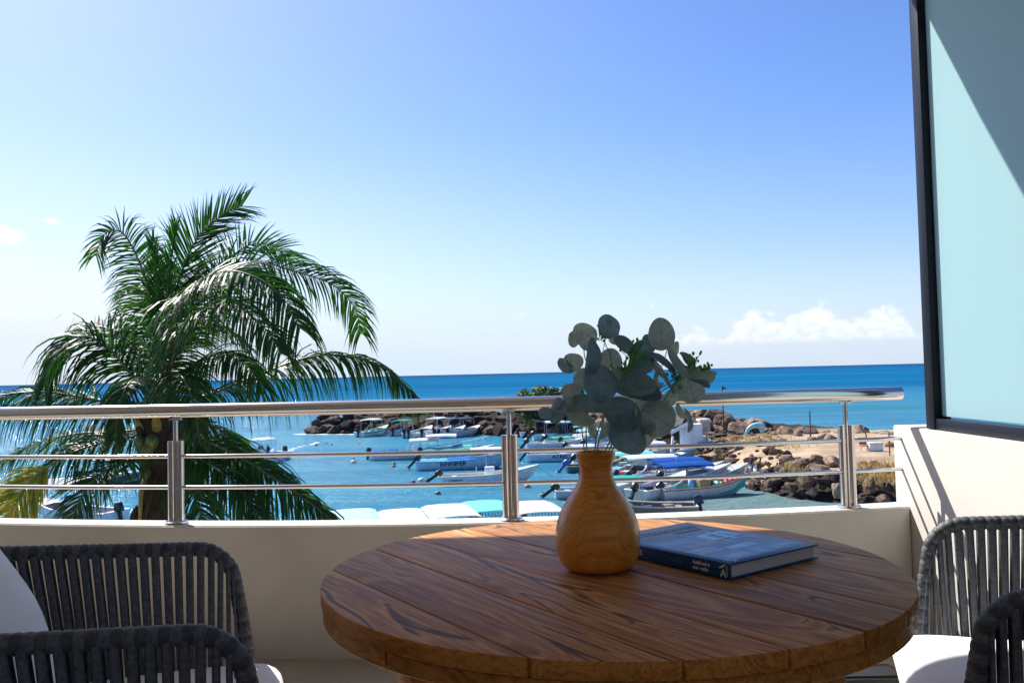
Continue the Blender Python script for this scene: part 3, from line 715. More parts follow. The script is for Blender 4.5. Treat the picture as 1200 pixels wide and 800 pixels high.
pl.matrix_world = Matrix.Translation(Vector((-.602, 1.835, 0))) @ Matrix.Rotation(R(19.5), 4, 'Z') @ Matrix.Translation((-.462, .0, .69)) @ Matrix.Rotation(R(66), 4, 'Y')
b = MB(); b.box((1.20, 3.12, .03), (.34, .16, .06)); b.box((1.20, 3.12, .064), (.30, .12, .008))
tag(b.build('floor_box', M['metal_dark'], bevel=.006), 'low black box on the floor behind the table near the parapet', 'box')

# ================================================================== PALM
PY = 13.0
palm = thing('coconut_palm', 'tall coconut palm with long drooping fronds growing in front of the balcony', 'palm tree', (-5.35, PY, -5.7))
PINV = Matrix.Translation((-5.35, PY, -5.7)).inverted()
def pb(mb, name, m, par=None):
    o = mb.build(name, m, par or palm)
    if par is None: o.matrix_parent_inverse = PINV
    return o
rp = random.Random(11)
def frond(pts, Lmax=.72, droop=.6, lift=.25, n=95, m='palm', spread=1., s0=.12, wid=.030, up=(0, -.5, .85), both=True, r=.022, tipl=.45, sides=(1, -1), ragged=.12, fwd=.42):
    Lmax *= 1.42; wid *= .86; n = int(n*1.35)
    P = crom([at_y(x, y, PY+d) for x, y, d in pts], 60); L = arclen(P)
    b = MB(); b.tube(P, [r*(1-.85*i/60) for i in range(61)], 6)
    fo = pb(b, 'frond', M['rachis'])
    lb = MB(); up = Vector(up)
    for k in range(n):
        s = s0+(1-s0)*(k+rp.uniform(-.3, .3))/n; s = min(max(s, .02), .998)
        p, t = at_len(P, L, L[-1]*s)
        side = t.cross(up); side = side.normalized() if side.length > .15 else t.cross(Vector((0, 1, .2))).normalized()
        nrm = side.cross(t).normalized()
        ll = Lmax*(.55+.45*math.sin(math.pi*min(1, max(0, (s-s0)/(1-s0)*1.25))**.8)) if s < .8 else Lmax*(.62*(1-s)/.2+tipl*(1-(1-s)/.2))
        for sg in sides:
            if rp.random() < ragged*.5: continue
            l = ll*rp.uniform(1-ragged*1.6, 1.08)
            d = (t*(fwd+.5*s*s) + side*sg*spread*rp.uniform(.85, 1.1) + nrm*lift*rp.uniform(.5, 1.4)+Vector((rp.gauss(0, .10), rp.gauss(0, .10), rp.gauss(0, .10)))).normalized()
            wv = (t - d*t.dot(d)); wv = wv.normalized()
            wv = Matrix.Rotation(rp.uniform(-.7, .7), 3, d) @ wv
            N = 5; q = p.copy(); pr = []; dd = d.copy(); dr = droop*rp.uniform(.7, 1.3)
            kink = rp.random() < .12
            for j in range(N+1):
                u = j/N; wj = wid*rp.uniform(.9, 1.1)*(max(0, math.sin(math.pi*min(1, u*.75+.22)))**.8)*(1-u**4)+.0015
                pr += [q-wv*wj/2, q+wv*wj/2]
                g = dr*(.5+1.2*u) + (1.2 if kink and j == 3 else 0)
                dd = (dd+Vector((0, 0, -1))*g*.45).normalized(); q = q+dd*l/N
                wv = (wv-dd*wv.dot(dd)).normalized()
            lb.add(pr, [(2*j, 2*j+1, 2*j+3, 2*j+2) for j in range(N)], False)
    lo = lb.build('leaflets', M[m], fo); lo['kind'] = 'stuff'
    return fo
# back fronds first (pixels of the midrib and metres nearer/farther than the crown)
frond([(188, 450, .0), (205, 345, .3), (228, 285, .5), (258, 254, .6), (284, 241, .7)], .66, .05, .2, 80, spread=1.0, s0=.2, tipl=.55, up=(0, -1, .1), fwd=.8)
frond([(186, 450, .0), (176, 350, .2), (160, 300, .3), (142, 272, .35), (122, 275, .4), (112, 300, .45)], .52, .5, .1, 75, spread=.95, s0=.15, tipl=.6, up=(0, -1, .2))
frond([(187, 430, .0), (184, 350, .1), (181, 300, .15), (178, 278, .2)], .34, .02, .5, 60, 'palm_young', .6, .05, tipl=.6, up=(0, -1, 0), fwd=1.2)
frond([(190, 430, -.1), (196, 345, .0), (202, 290, .1), (206, 262, .15)], .36, .02, .5, 60, 'palm_young', .6, .05, tipl=.6, up=(0, -1, 0), fwd=1.2)
frond([(190, 450, .0), (222, 375, .8), (258, 315, 1.3), (290, 288, 1.6), (318, 288, 1.8), (342, 304, 2.0)], .60, .18, .25, 85, spread=.95, up=(0, -1, .25))
frond([(190, 450, .0), (232, 345, .3), (290, 308, .5), (345, 318, .6), (390, 334, .7), (415, 360, .75), (424, 392, .8)], .76, .66, .15, 95, spread=.9, up=(0, -.8, .6))
frond([(188, 455, .0), (205, 372, -.7), (228, 336, -1.2), (262, 318, -1.6), (300, 325, -1.9), (332, 350, -2.1), (352, 385, -2.2)], .95, .85, .12, 110, spread=.85)
frond([(188, 460, .0), (212, 390, -.9), (240, 362, -1.5), (275, 358, -2.0), (308, 382, -2.3), (330, 415, -2.5)], .80, .9, .1, 90, spread=.8)
frond([(188, 475, .0), (245, 462, .2), (300, 440, .3), (355, 420, .35), (400, 416, .4), (445, 428, .4), (468, 447, .4), (487, 465, .4)], .84, 1.35, .05, 120, spread=.55, ragged=.2)
frond([(182, 470, .0), (155, 440, -.2), (130, 411, -.3), (100, 394, -.4), (74, 404, -.5), (58, 432, -.55), (52, 452, -.6)], .84, 1.1, .08, 100, spread=.6)
frond([(182, 460, .1), (160, 420, .7), (138, 392, 1.0), (112, 382, 1.2), (90, 392, 1.3), (72, 412, 1.4)], .55, .35, .3, 80, spread=.8)
frond([(182, 485, .0), (150, 476, -.2), (100, 466, -.3), (50, 459, -.4), (0, 463, -.5), (-60, 480, -.6)], .78, 1.2, .05, 100, spread=.55)
frond([(180, 500, .0), (140, 506, .3), (90, 508, .6), (40, 520, .8), (-10, 545, 1.0)], .72, .9, .1, 80, spread=.7)
frond([(178, 508, .0), (130, 516, -.4), (85, 530, -.7), (45, 556, -.9), (18, 590, -1.0), (6, 625, -1.0)], .62, .45, .1, 70, 'palm_yellow', .9, .58, up=(0, -.9, .4))
frond([(178, 508, .0), (130, 514, -.35), (85, 527, -.65), (48, 552, -.8)], .68, .8, .1, 50, 'palm', .75, .1)
frond([(175, 525, .0), (150, 540, -.5), (122, 552, -.8), (100, 575, -1.0), (82, 615, -1.1), (75, 650, -1.1)], .58, .35, .1, 70, spread=.8)
frond([(192, 495, .0), (230, 494, .3), (262, 506, .5), (285, 532, .6), (298, 570, .7)], .62, 1.0, .08, 80, spread=.6)
frond([(195, 510, .0), (235, 515, -.3), (280, 535, -.5), (330, 566, -.7), (375, 598, -.8), (405, 625, -.8)], .84, 1.15, .05, 110, spread=.6)
frond([(195, 520, .0), (232, 536, -.5), (270, 562, -.8), (300, 600, -.9), (318, 650, -1.)], .66, .9, .08, 80, spread=.6)
frond([(195, 530, .0), (215, 560, -.4), (235, 600, -.6), (250, 660, -.7)], .55, .7, .08, 60, spread=.7)
frond([(188, 470, .0), (200, 440, -.7), (212, 440, -1.3), (226, 470, -1.7), (234, 520, -1.8)], .56, .9, .1, 70, spread=.8)
frond([(186, 470, .0), (168, 445, -.4), (152, 448, -.9), (140, 475, -1.2), (134, 515, -1.3)], .50, .9, .1, 60, spread=.8)
frond([(188, 475, .0), (205, 452, .6), (228, 448, 1.0), (250, 465, 1.3)], .56, .7, .1, 70, spread=.9)
# fronds fanning towards the viewer and away, filling the heart of the crown
frond([(188, 460, .0), (215, 400, .6), (240, 380, 1.1), (268, 385, 1.5), (295, 410, 1.8)], .62, .8, .1, 80, spread=.8)
frond([(188, 470, .0), (222, 430, -.6), (255, 415, -1.1), (285, 425, -1.5), (310, 455, -1.8)], .62, .95, .1, 80, spread=.7)
frond([(186, 460, .0), (178, 390, .6), (170, 350, 1.0), (158, 335, 1.4), (140, 345, 1.7)], .52, .5, .2, 70, spread=.8)
for (x1, y1, x2, y2, x3, y3, d) in ((205, 500, 222, 525, 226, 575, .5), (190, 495, 190, 510, 186, 560, .7)):
    frond([(188, 470, 0), (x1, y1-30, d*.4), (x2, y2-15, d*.8), (x3, y3, d)], .52, .9, .08, 60, spread=.8)
# trunk and crown base
tp = [at_y(x, y, PY) for x, y in ((186, 470), (186, 520), (184, 570), (181, 640))]
tp += [Vector((tp[-1].x-.1, PY, -2.6)), Vector((-5.5, PY, -4.2)), Vector((-5.35, PY, -5.8))]
T = crom(tp, 90); b = MB()
b.tube(T, [(.30 if i < 22 else .25+.008*(i % 4 == 0))+.0012*i*(i > 60) for i in range(91)], 16); pb(b, 'trunk', M['trunk'])
for k in range(16):
    a = rp.uniform(0, 2*math.pi); h = rp.uniform(-.55, .15); c = tp[0]+Vector((math.cos(a)*.16, math.sin(a)*.16, h-.25))
    d = Vector((math.cos(a), math.sin(a), .9)).normalized()
    b = MB(); b.tube(crom([c-d*.1, c+d*.12, c+d*.3+Vector((0, 0, .1))], 6), [.10, .11, .10, .085, .07, .055, .04], 8); pb(b, 'leaf_base', M['fibre'] if k % 3 else M['rachis_y'])
for (x, y, x2, y2, x3, y3, m, r) in ((178, 545, 166, 575, 164, 625, 'rachis_y', .045), (184, 548, 176, 580, 168, 612, 'fibre', .05), (172, 530, 150, 545, 128, 560, 'fibre', .035), (196, 530, 212, 556, 216, 590, 'fibre', .04)):
    b = MB(); b.tube(crom([at_y(x, y, PY-.15), at_y(x2, y2, PY-.45), at_y(x3, y3, PY-.5)], 10), [r*(1-.05*i) for i in range(11)], 8); pb(b, 'old_stalk', M[m])
for (x, y, d) in ((165, 519, -.35), (172, 527, -.42), (178, 517, -.4), (206, 525, -.3), (163, 600, -.3), (160, 606, -.35)):
    b = MB(); r = .10; b.lathe([(.002, -r*1.25), (r*.6, -r), (r, -.2*r), (r*.9, .5*r), (r*.4, 1.05*r), (.002, 1.15*r)], at_y(x, y, PY+d), 12); pb(b, 'coconut', M['coconut'] if y < 560 else M['fibre'])

# ================================================================== SEA, SHORE, BREAKWATER
b = MB()
ring = [60, 130, 260, 600, 2000, 8000, 60000]
gx = [-60000, -8000, -2000, -400, -120, -60, -20, 0, 20, 60, 120, 400, 2000, 8000, 60000]; gy = [-300, 20, 40, 60, 90, 130, 200, 400, 1200, 4000, 15000, 60000]
vs = [(x, y, WZ) for y in gy for x in gx]; nx = len(gx)
b.add(vs, [(j*nx+i, j*nx+i+1, (j+1)*nx+i+1, (j+1)*nx+i) for j in range(len(gy)-1) for i in range(nx-1)])
tag(b.build('sea', M['water']), kind='structure')
# beach in front of the building, hidden under the parapet line but really there
b = MB(); vs = []; nx, ny = 40, 24
for j in range(ny+1):
    for i in range(nx+1):
        x = -70+140*i/nx; y = -40+82*j/ny; z = -5.7 if y < 22 else -5.7-(y-22)*.062
        vs.append((x, y, z+.12*noise.noise(Vector((x*.15, y*.15, 0)))-.02))
b.add(vs, [(j*(nx+1)+i, j*(nx+1)+i+1, (j+1)*(nx+1)+i+1, (j+1)*(nx+1)+i) for j in range(ny) for i in range(nx)], True)
tag(b.build('beach', M['sand']), kind='structure')

INNER = [(75, 41), (40, 43.5), (22, 45.8), (18.4, 48.4), (16.2, 50.5), (15.2, 55), (15, 61), (14.5, 70), (12.5, 82), (6, 97), (-4, 109), (-16, 114.5), (-27.5, 118.5)]
OUTER = [(-29, 122), (-20, 127), (-4, 125), (9, 121), (20, 111), (26, 98), (31, 87), (37, 79), (48, 73), (75, 68)]
LAND = INNER+OUTER
def seg_d(p, a, c):
    ab = (c[0]-a[0], c[1]-a[1]); t = ((p[0]-a[0])*ab[0]+(p[1]-a[1])*ab[1])/(ab[0]**2+ab[1]**2); t = max(0, min(1, t))
    return math.hypot(p[0]-a[0]-ab[0]*t, p[1]-a[1]-ab[1]*t)
def inside(p):
    r = False; n = len(LAND)
    for i in range(n):
        (x1, y1), (x2, y2) = LAND[i], LAND[(i+1) % n]
        if (y1 > p[1]) != (y2 > p[1]) and p[0] < (x2-x1)*(p[1]-y1)/(y2-y1)+x1: r = not r
    return r
def dline(p, line): return min(seg_d(p, line[i], line[i+1]) for i in range(len(line)-1))
def land_h(x, y):
    """height above the water"""
    p = (x, y); di, do = dline(p, INNER), dline(p, OUTER); ins = inside(p)
    d = min(di, do)
    if not ins: return -.4*d-.02
    far = min(1, max(0, (y-80)/16))                       # 1 on the breakwater arm, 0 on the sand spit
    ri, ro = min(di*.62, 1.75)*(1-far)+min(di*.55, 2.3)*far, min(do*.6, 2.3)
    h = min(ri, ro)
    if far < 1: h += (1-far)*max(0, 1-abs(do-3.2)/3.)*.1     # seaward bank
    if x < 22 and y < 90:                                   # low landing on the harbour side
        k = max(0, min(1, (x-14.5)/7.5)); k2 = max(0, min(1, (y-80)/10)); k = max(k, k2); k = k*k*(3-2*k); h = min(h, di*.16+.1)*(1-k)+h*k
    return h + .12*noise.noise(Vector((x*.4, y*.4, 3)))
b = MB(); nx, ny = 110, 96; vs = []; keep = {}
for j in range(ny+1):
    for i in range(nx+1):
        x, y = -36+116*i/nx, 38+94*j/ny; vs.append((x, y, WZ+land_h(x, y)))
fs = [(j*(nx+1)+i, j*(nx+1)+i+1, (j+1)*(nx+1)+i+1, (j+1)*(nx+1)+i) for j in range(ny) for i in range(nx) if max(vs[j*(nx+1)+i][2], vs[(j+1)*(nx+1)+i+1][2], vs[j*(nx+1)+i+1][2], vs[(j+1)*(nx+1)+i][2]) > WZ-1.2]
b.add(vs, fs, True); sm_ = M['sand'].copy(); M['spit'] = sm_; nt_ = sm_.node_tree; pb_ = nt_.nodes['Principled BSDF']; src = pb_.inputs['Base Color'].links[0].from_socket
tc2 = nt_.nodes.new('ShaderNodeTexCoord'); sp2 = nt_.nodes.new('ShaderNodeSeparateXYZ'); nt_.links.new(tc2.outputs['Object'], sp2.inputs[0])
n_2 = nt_.nodes.new('ShaderNodeTexNoise'); n_2.inputs['Scale'].default_value = .35; n_2.inputs['Detail'].default_value = 6; nt_.links.new(tc2.outputs['Object'], n_2.inputs['Vector'])
rk_ = ((X(nt_, sp2.outputs[1]) - X(nt_, sp2.outputs[0])*.55 + (X(nt_, n_2.outputs['Fac'])-.5)*14.).smooth(61, 68) + X(nt_, sp2.outputs[2]).smooth(WZ+1.25, WZ+.7)*X(nt_, sp2.outputs[1]).smooth(60, 54) + X(nt_, sp2.outputs[2]).smooth(WZ+.4, WZ+.1)).clamp()
nt_.links.new(mixc(nt_, rk_, src, (.035, .028, .024)), pb_.inputs['Base Color'])  # dark rock ground, deepened to paint the shade between boulders
tag(b.build('sand_spit', M['spit']), kind='structure')

# boulders
rr = random.Random(5)
def rock_mesh(seed, m):
    rnd = random.Random(seed); bm = bmesh.new(); bmesh.ops.create_icosphere(bm, subdivisions=3, radius=1)
    planes = [(Vector((rnd.gauss(0, 1), rnd.gauss(0, 1), rnd.gauss(0, 1))).normalized(), rnd.uniform(.48, .9)) for _ in range(13)]
    off = Vector((seed*3.1, 0, 0))
    for v in bm.verts:
        d = v.co.normalized(); rad = 1.0
        for n_, h in planes:
            c = d.dot(n_)
            if c > .01: rad = min(rad, h/c)
        v.co = d*rad*(1+.13*noise.noise(d*1.6+off)+.05*noise.noise(d*5+off))
    for f in bm.faces: f.smooth = True
    me = bpy.data.meshes.new('rock'); bm.to_mesh(me); bm.free(); me.materials.append(M[m])
    try: me.set_sharp_from_angle(angle=R(24))
    except Exception: pass
    return me
RK = [rock_mesh(i+1, 'rock') for i in range(8)]; RD = [rock_mesh(i+21, 'rock_dark') for i in range(7)]; RB = [rock_mesh(i+41, 'rock_black') for i in range(7)]
def rock(par, inv, x, y, r, dark=False, flat=.72, sink=.25, z=None, sc=None):
    o = bpy.data.objects.new('rock', rr.choice(RB if dark == 2 else RD if dark else RK)); COL.objects.link(o); o.parent = par; o.matrix_parent_inverse = inv
    zz = (WZ+land_h(x, y)) if z is None else z
    s = sc or (r*rr.uniform(.85, 1.3), r*rr.uniform(.8, 1.15), r*flat*rr.uniform(.8, 1.2))
    o.location = (x, y, zz+s[2]*(.5-sink)); o.scale = s; o.rotation_euler = (rr.uniform(-.35, .35), rr.uniform(-.35, .35), rr.uniform(0, 6.28)); return o
def pile(name, label, cat, loc):
    t = thing(name, label, cat, loc); return t, Matrix.Translation(loc).inverted()
bw, bi = pile('breakwater', 'long dark boulder breakwater closing the harbour behind the moored boats', 'breakwater', (-8, 117, WZ))
line = [(-28.6, 119.8), (-16, 116.5), (-4, 111.5), (6, 100.5), (12.5, 90), (14.5, 82)]
def along(line, f):
    Ls = [0.]; 
    for a, c in zip(line, line[1:]): Ls.append(Ls[-1]+math.hypot(c[0]-a[0], c[1]-a[1]))
    s = f*Ls[-1]
    for i in range(len(line)-1):
        if Ls[i+1] >= s: t = (s-Ls[i])/(Ls[i+1]-Ls[i]); a, c = line[i], line[i+1]; L_ = Ls[i+1]-Ls[i]; return (a[0]+(c[0]-a[0])*t, a[1]+(c[1]-a[1])*t), ((c[0]-a[0])/L_, (c[1]-a[1])/L_)
    return line[-1], (1, 0)
cnt = 0
for row in range(6):                                     # rows climbing the harbour face to the crest
    nrow = [62, 58, 52, 46, 42, 38][row]
    for k in range(nrow):
        (x, y), (tx, ty) = along(line, (k+rr.uniform(.1, .9))/nrow)
        nx_, ny_ = -ty, tx
        off = -.9+row*1.05+rr.uniform(-.35, .35); r = rr.choice((.6, .75, .85, 1.0, 1.2, 1.4))*(1.2 if -12 < x < 10 else 1)
        x += nx_*off; y += ny_*off; dk = (2 if rr.random() < .85 else 1) if x < 6 else rr.random() < .5
        z = WZ+max(-.15, min(.1+row*.52, 2.7))+rr.uniform(-.15, .2)
        if x > 9: z = min(z, WZ+2.2)
        rock(bw, bi, x, y, r, dk, z=z-.1); cnt += 1
rd, ri_ = pile('boulder_ridge', 'ridge of brown boulders along the seaward side of the sand spit', 'rocks', (28, 86, WZ))
ridge = [(13.5, 97), (19.5, 92), (22.5, 84), (25.5, 79.5), (31, 75.5), (37, 72.5), (48, 69.5)]
for k in range(235):
    f = rr.random(); (x, y), (tx, ty) = along(ridge, f); off = rr.uniform(-1.6, 2.6)
    hgt = 1.5+1.2*max(0, 1-abs(f-.22)/.25)
    r = rr.choice((.5, .6, .75, .9, 1.1, 1.35)); 
    zz = WZ+hgt*(1-max(0, off-.6)/3.5)+rr.uniform(-.5, .6)*(1 if f < .5 else .4)
    rock(rd, ri_, x-ty*off, y+tx*off, r*(1 if f < .6 else .85), rr.random() < .3, z=zz-.35)
def rpx(par, inv, px, py, wpx, hpx, z, dark=False, h=0):
    """single boulder seen at a pixel, resting on ground of height z above water"""
    P = at_z(px, py, WZ+z); d = P.y/1000
    return rock(par, inv, P.x, P.y, 1, dark, z=WZ+z, sink=.12, sc=(wpx*d*.52, wpx*d*.45, hpx*d*.52))
for q in ((868, 508, 34, 26, 2.0), (886, 505, 20, 18, 2.2), (856, 500, 22, 16, 2.6), (921, 513, 26, 20, 1.7), (935, 517, 22, 16, 1.6), (952, 524, 20, 18, 1.6), (975, 523, 30, 20, 1.7), (965, 518, 18, 18, 1.9), (843, 496, 20, 15, 2.8), (1012, 522, 22, 14, 1.6), (1026, 528, 18, 16, 1.6), (1042, 530, 18, 18, 1.6), (900, 510, 18, 14, 1.7)): rpx(rd, ri_, q[0], q[1], q[2], q[3], q[4]-.3, rr.random() < .3)
rv, vi = pile('rock_revetment', 'bank of dark wet boulders sloping from the sand spit into the harbour', 'rocks', (20, 52, WZ))
for k in range(110):
    py = rr.uniform(553, 591); px = rr.uniform(872, 1052)
    z = max(0., (590-py))*.040; P = at_z(px, py, WZ+z)
    if not inside((P.x, P.y-.4)): continue
    rock(rv, vi, P.x, P.y, rr.choice((.3, .36, .44, .52, .62)), rr.random() < .55, z=WZ+z-.12)
face = [(15.4, 56.5), (16.6, 52.2), (18.8, 49.8), (22, 47.3), (30, 45.2), (44, 43.6)]
for row in range(6):
    nrow = [40, 36, 32, 30, 26, 22][row]
    for k in range(nrow):
        (x, y), (tx, ty) = along(face, ((k+rr.uniform(.05, .95))/nrow)**1.25)
        off = -.5+row*.72+rr.uniform(-.3, .3); r = rr.choice((.24, .3, .38, .46, .55, .7))
        rock(rv, vi, x+(-ty)*off, y+tx*off, r, rr.random() < (.75 if row < 3 else .35), z=WZ+max(-.08, row*.33+rr.uniform(-.12, .15)))
for q in ((983, 577, 30, 22, .7), (1000, 587, 20, 12, .4), (943, 562, 24, 15, .9), (960, 553, 26, 14, 1.3), (928, 575, 22, 13, .4), (1040, 572, 22, 14, 1.), (1036, 587, 22, 13, .6), (1020, 568, 20, 16, 1.), (952, 580, 16, 16, .3), (915, 566, 18, 12, .4)): rpx(rv, vi, *q, rr.random() < .5)
lr, li = pile('landing_rocks', 'scattered flat rocks and rubble on the landing between the boats and the path', 'rocks', (16, 72, WZ))
for k in range(235):
    py = rr.uniform(510, 556); px = rr.uniform(758, 912) if py < 535 else rr.uniform(812, 925)
    if 868 < px < 900 and py < 545 and rr.random() < .6: continue
    z = .35+max(0, (545-py))*.022
    P = at_z(px, py, WZ+z)
    if P.y > 92 or not inside((P.x, P.y)): continue
    r = rr.choice((.2, .28, .35, .45, .6, .75)); rock(lr, li, P.x, P.y, r, rr.random() < .35, flat=.5, z=max(WZ+z-.3, WZ+land_h(P.x, P.y)))

# dry grass: blades too many to count
def grass(name, patches, m):
    b = MB(); rnd = random.Random(3)
    for px, py, wx_, wy_, n, h, z in patches:
        for k in range(int(n*.62)):
            P = at_z(px+rnd.gauss(0, wx_*.5), py+rnd.gauss(0, wy_*.5), WZ+z); P.z = WZ+max(land_h(P.x, P.y), z-.12)-.03
            a = rnd.uniform(0, 6.28); l = h*rnd.uniform(.6, 1.2); d = Vector((math.cos(a)*.4, math.sin(a)*.4, 1)); s_ = Vector((-math.sin(a), math.cos(a), 0))*.022
            b.add([P-s_, P+s_, P+d*l*.55+s_*.7, P+d*l*.55-s_*.7, P+d*l+Vector((math.cos(a), math.sin(a), -.3))*l*.25], [(0, 1, 2, 3), (3, 2, 4)])
    tag(b.build(name, M[m]), 'tufts of dry golden grass along the sand path', 'grass', kind='stuff')
grass('dry_grass', [(878, 516, 34, 5, 500, .45, 1.9), (905, 514, 30, 4, 300, .4, 1.9), (930, 546, 14, 4, 170, .45, 1.5), (943, 548, 12, 4, 170, .45, 1.4), (966, 546, 8, 3, 110, .4, 1.5), (1022, 559, 26, 5, 700, .42, 1.3), (1042, 556, 22, 6, 800, .42, 1.45), (1010, 554, 12, 5, 200, .4, 1.4), (928, 523, 18, 3, 120, .4, 1.8), (812, 540, 10, 3, 60, .4, .7), (844, 532, 10, 3, 60, .4, .9)], 'drygrass')
# sea-grape tree on the breakwater
tc_ = at_z(636, 496, WZ+1.6); tc_.z = WZ+1.4
tree = thing('breakwater_tree', 'low rounded green tree growing on the breakwater above the handrail', 'tree', tc_)
b = MB()
for a in (0, 1.3, 2.6, 3.9, 5.1): b.tube(crom([(0, 0, -.2), (.5*math.cos(a), .5*math.sin(a), 1.2), (1.9*math.cos(a), 1.5*math.sin(a), 3.2)], 6), [.16-.018*i for i in range(7)], 6)
b.build('trunk', M['wood_grey'], tree)
b = MB(); rnd = random.Random(8)
cl_ = [(rnd.uniform(-2.7, 2.7), rnd.uniform(-1.8, 1.8), rnd.uniform(2.6, 4.3), rnd.uniform(.55, 1.05)) for _ in range(38)]
cl_ = [(x, y, z-.16*x*x*.5, r) for x, y, z, r in cl_] + [(rnd.uniform(-3.6, 3.4), rnd.uniform(-1.2, .2), rnd.uniform(.3, 1.5), .6) for _ in range(16)]
for x, y, z, r in cl_:
    for k in range(90):
        d = Vector((rnd.gauss(0, 1), rnd.gauss(0, 1), rnd.gauss(0, .8))).normalized()*r*rnd.uniform(.5, 1.05)**.7
        c = Vector((x, y, z))+d; n_ = (d+Vector((rnd.gauss(0, .5), rnd.gauss(0, .5), rnd.gauss(.4, .4)))).normalized(); u = n_.orthogonal().normalized()*.11; v_ = n_.cross(u)
        b.add([c-u-v_*.8, c+u-v_*.8, c+u*.8+v_, c-u*.8+v_], [(0, 1, 2, 3)])
cr = b.build('crown', M['bush'], tree); cr['kind'] = 'stuff'

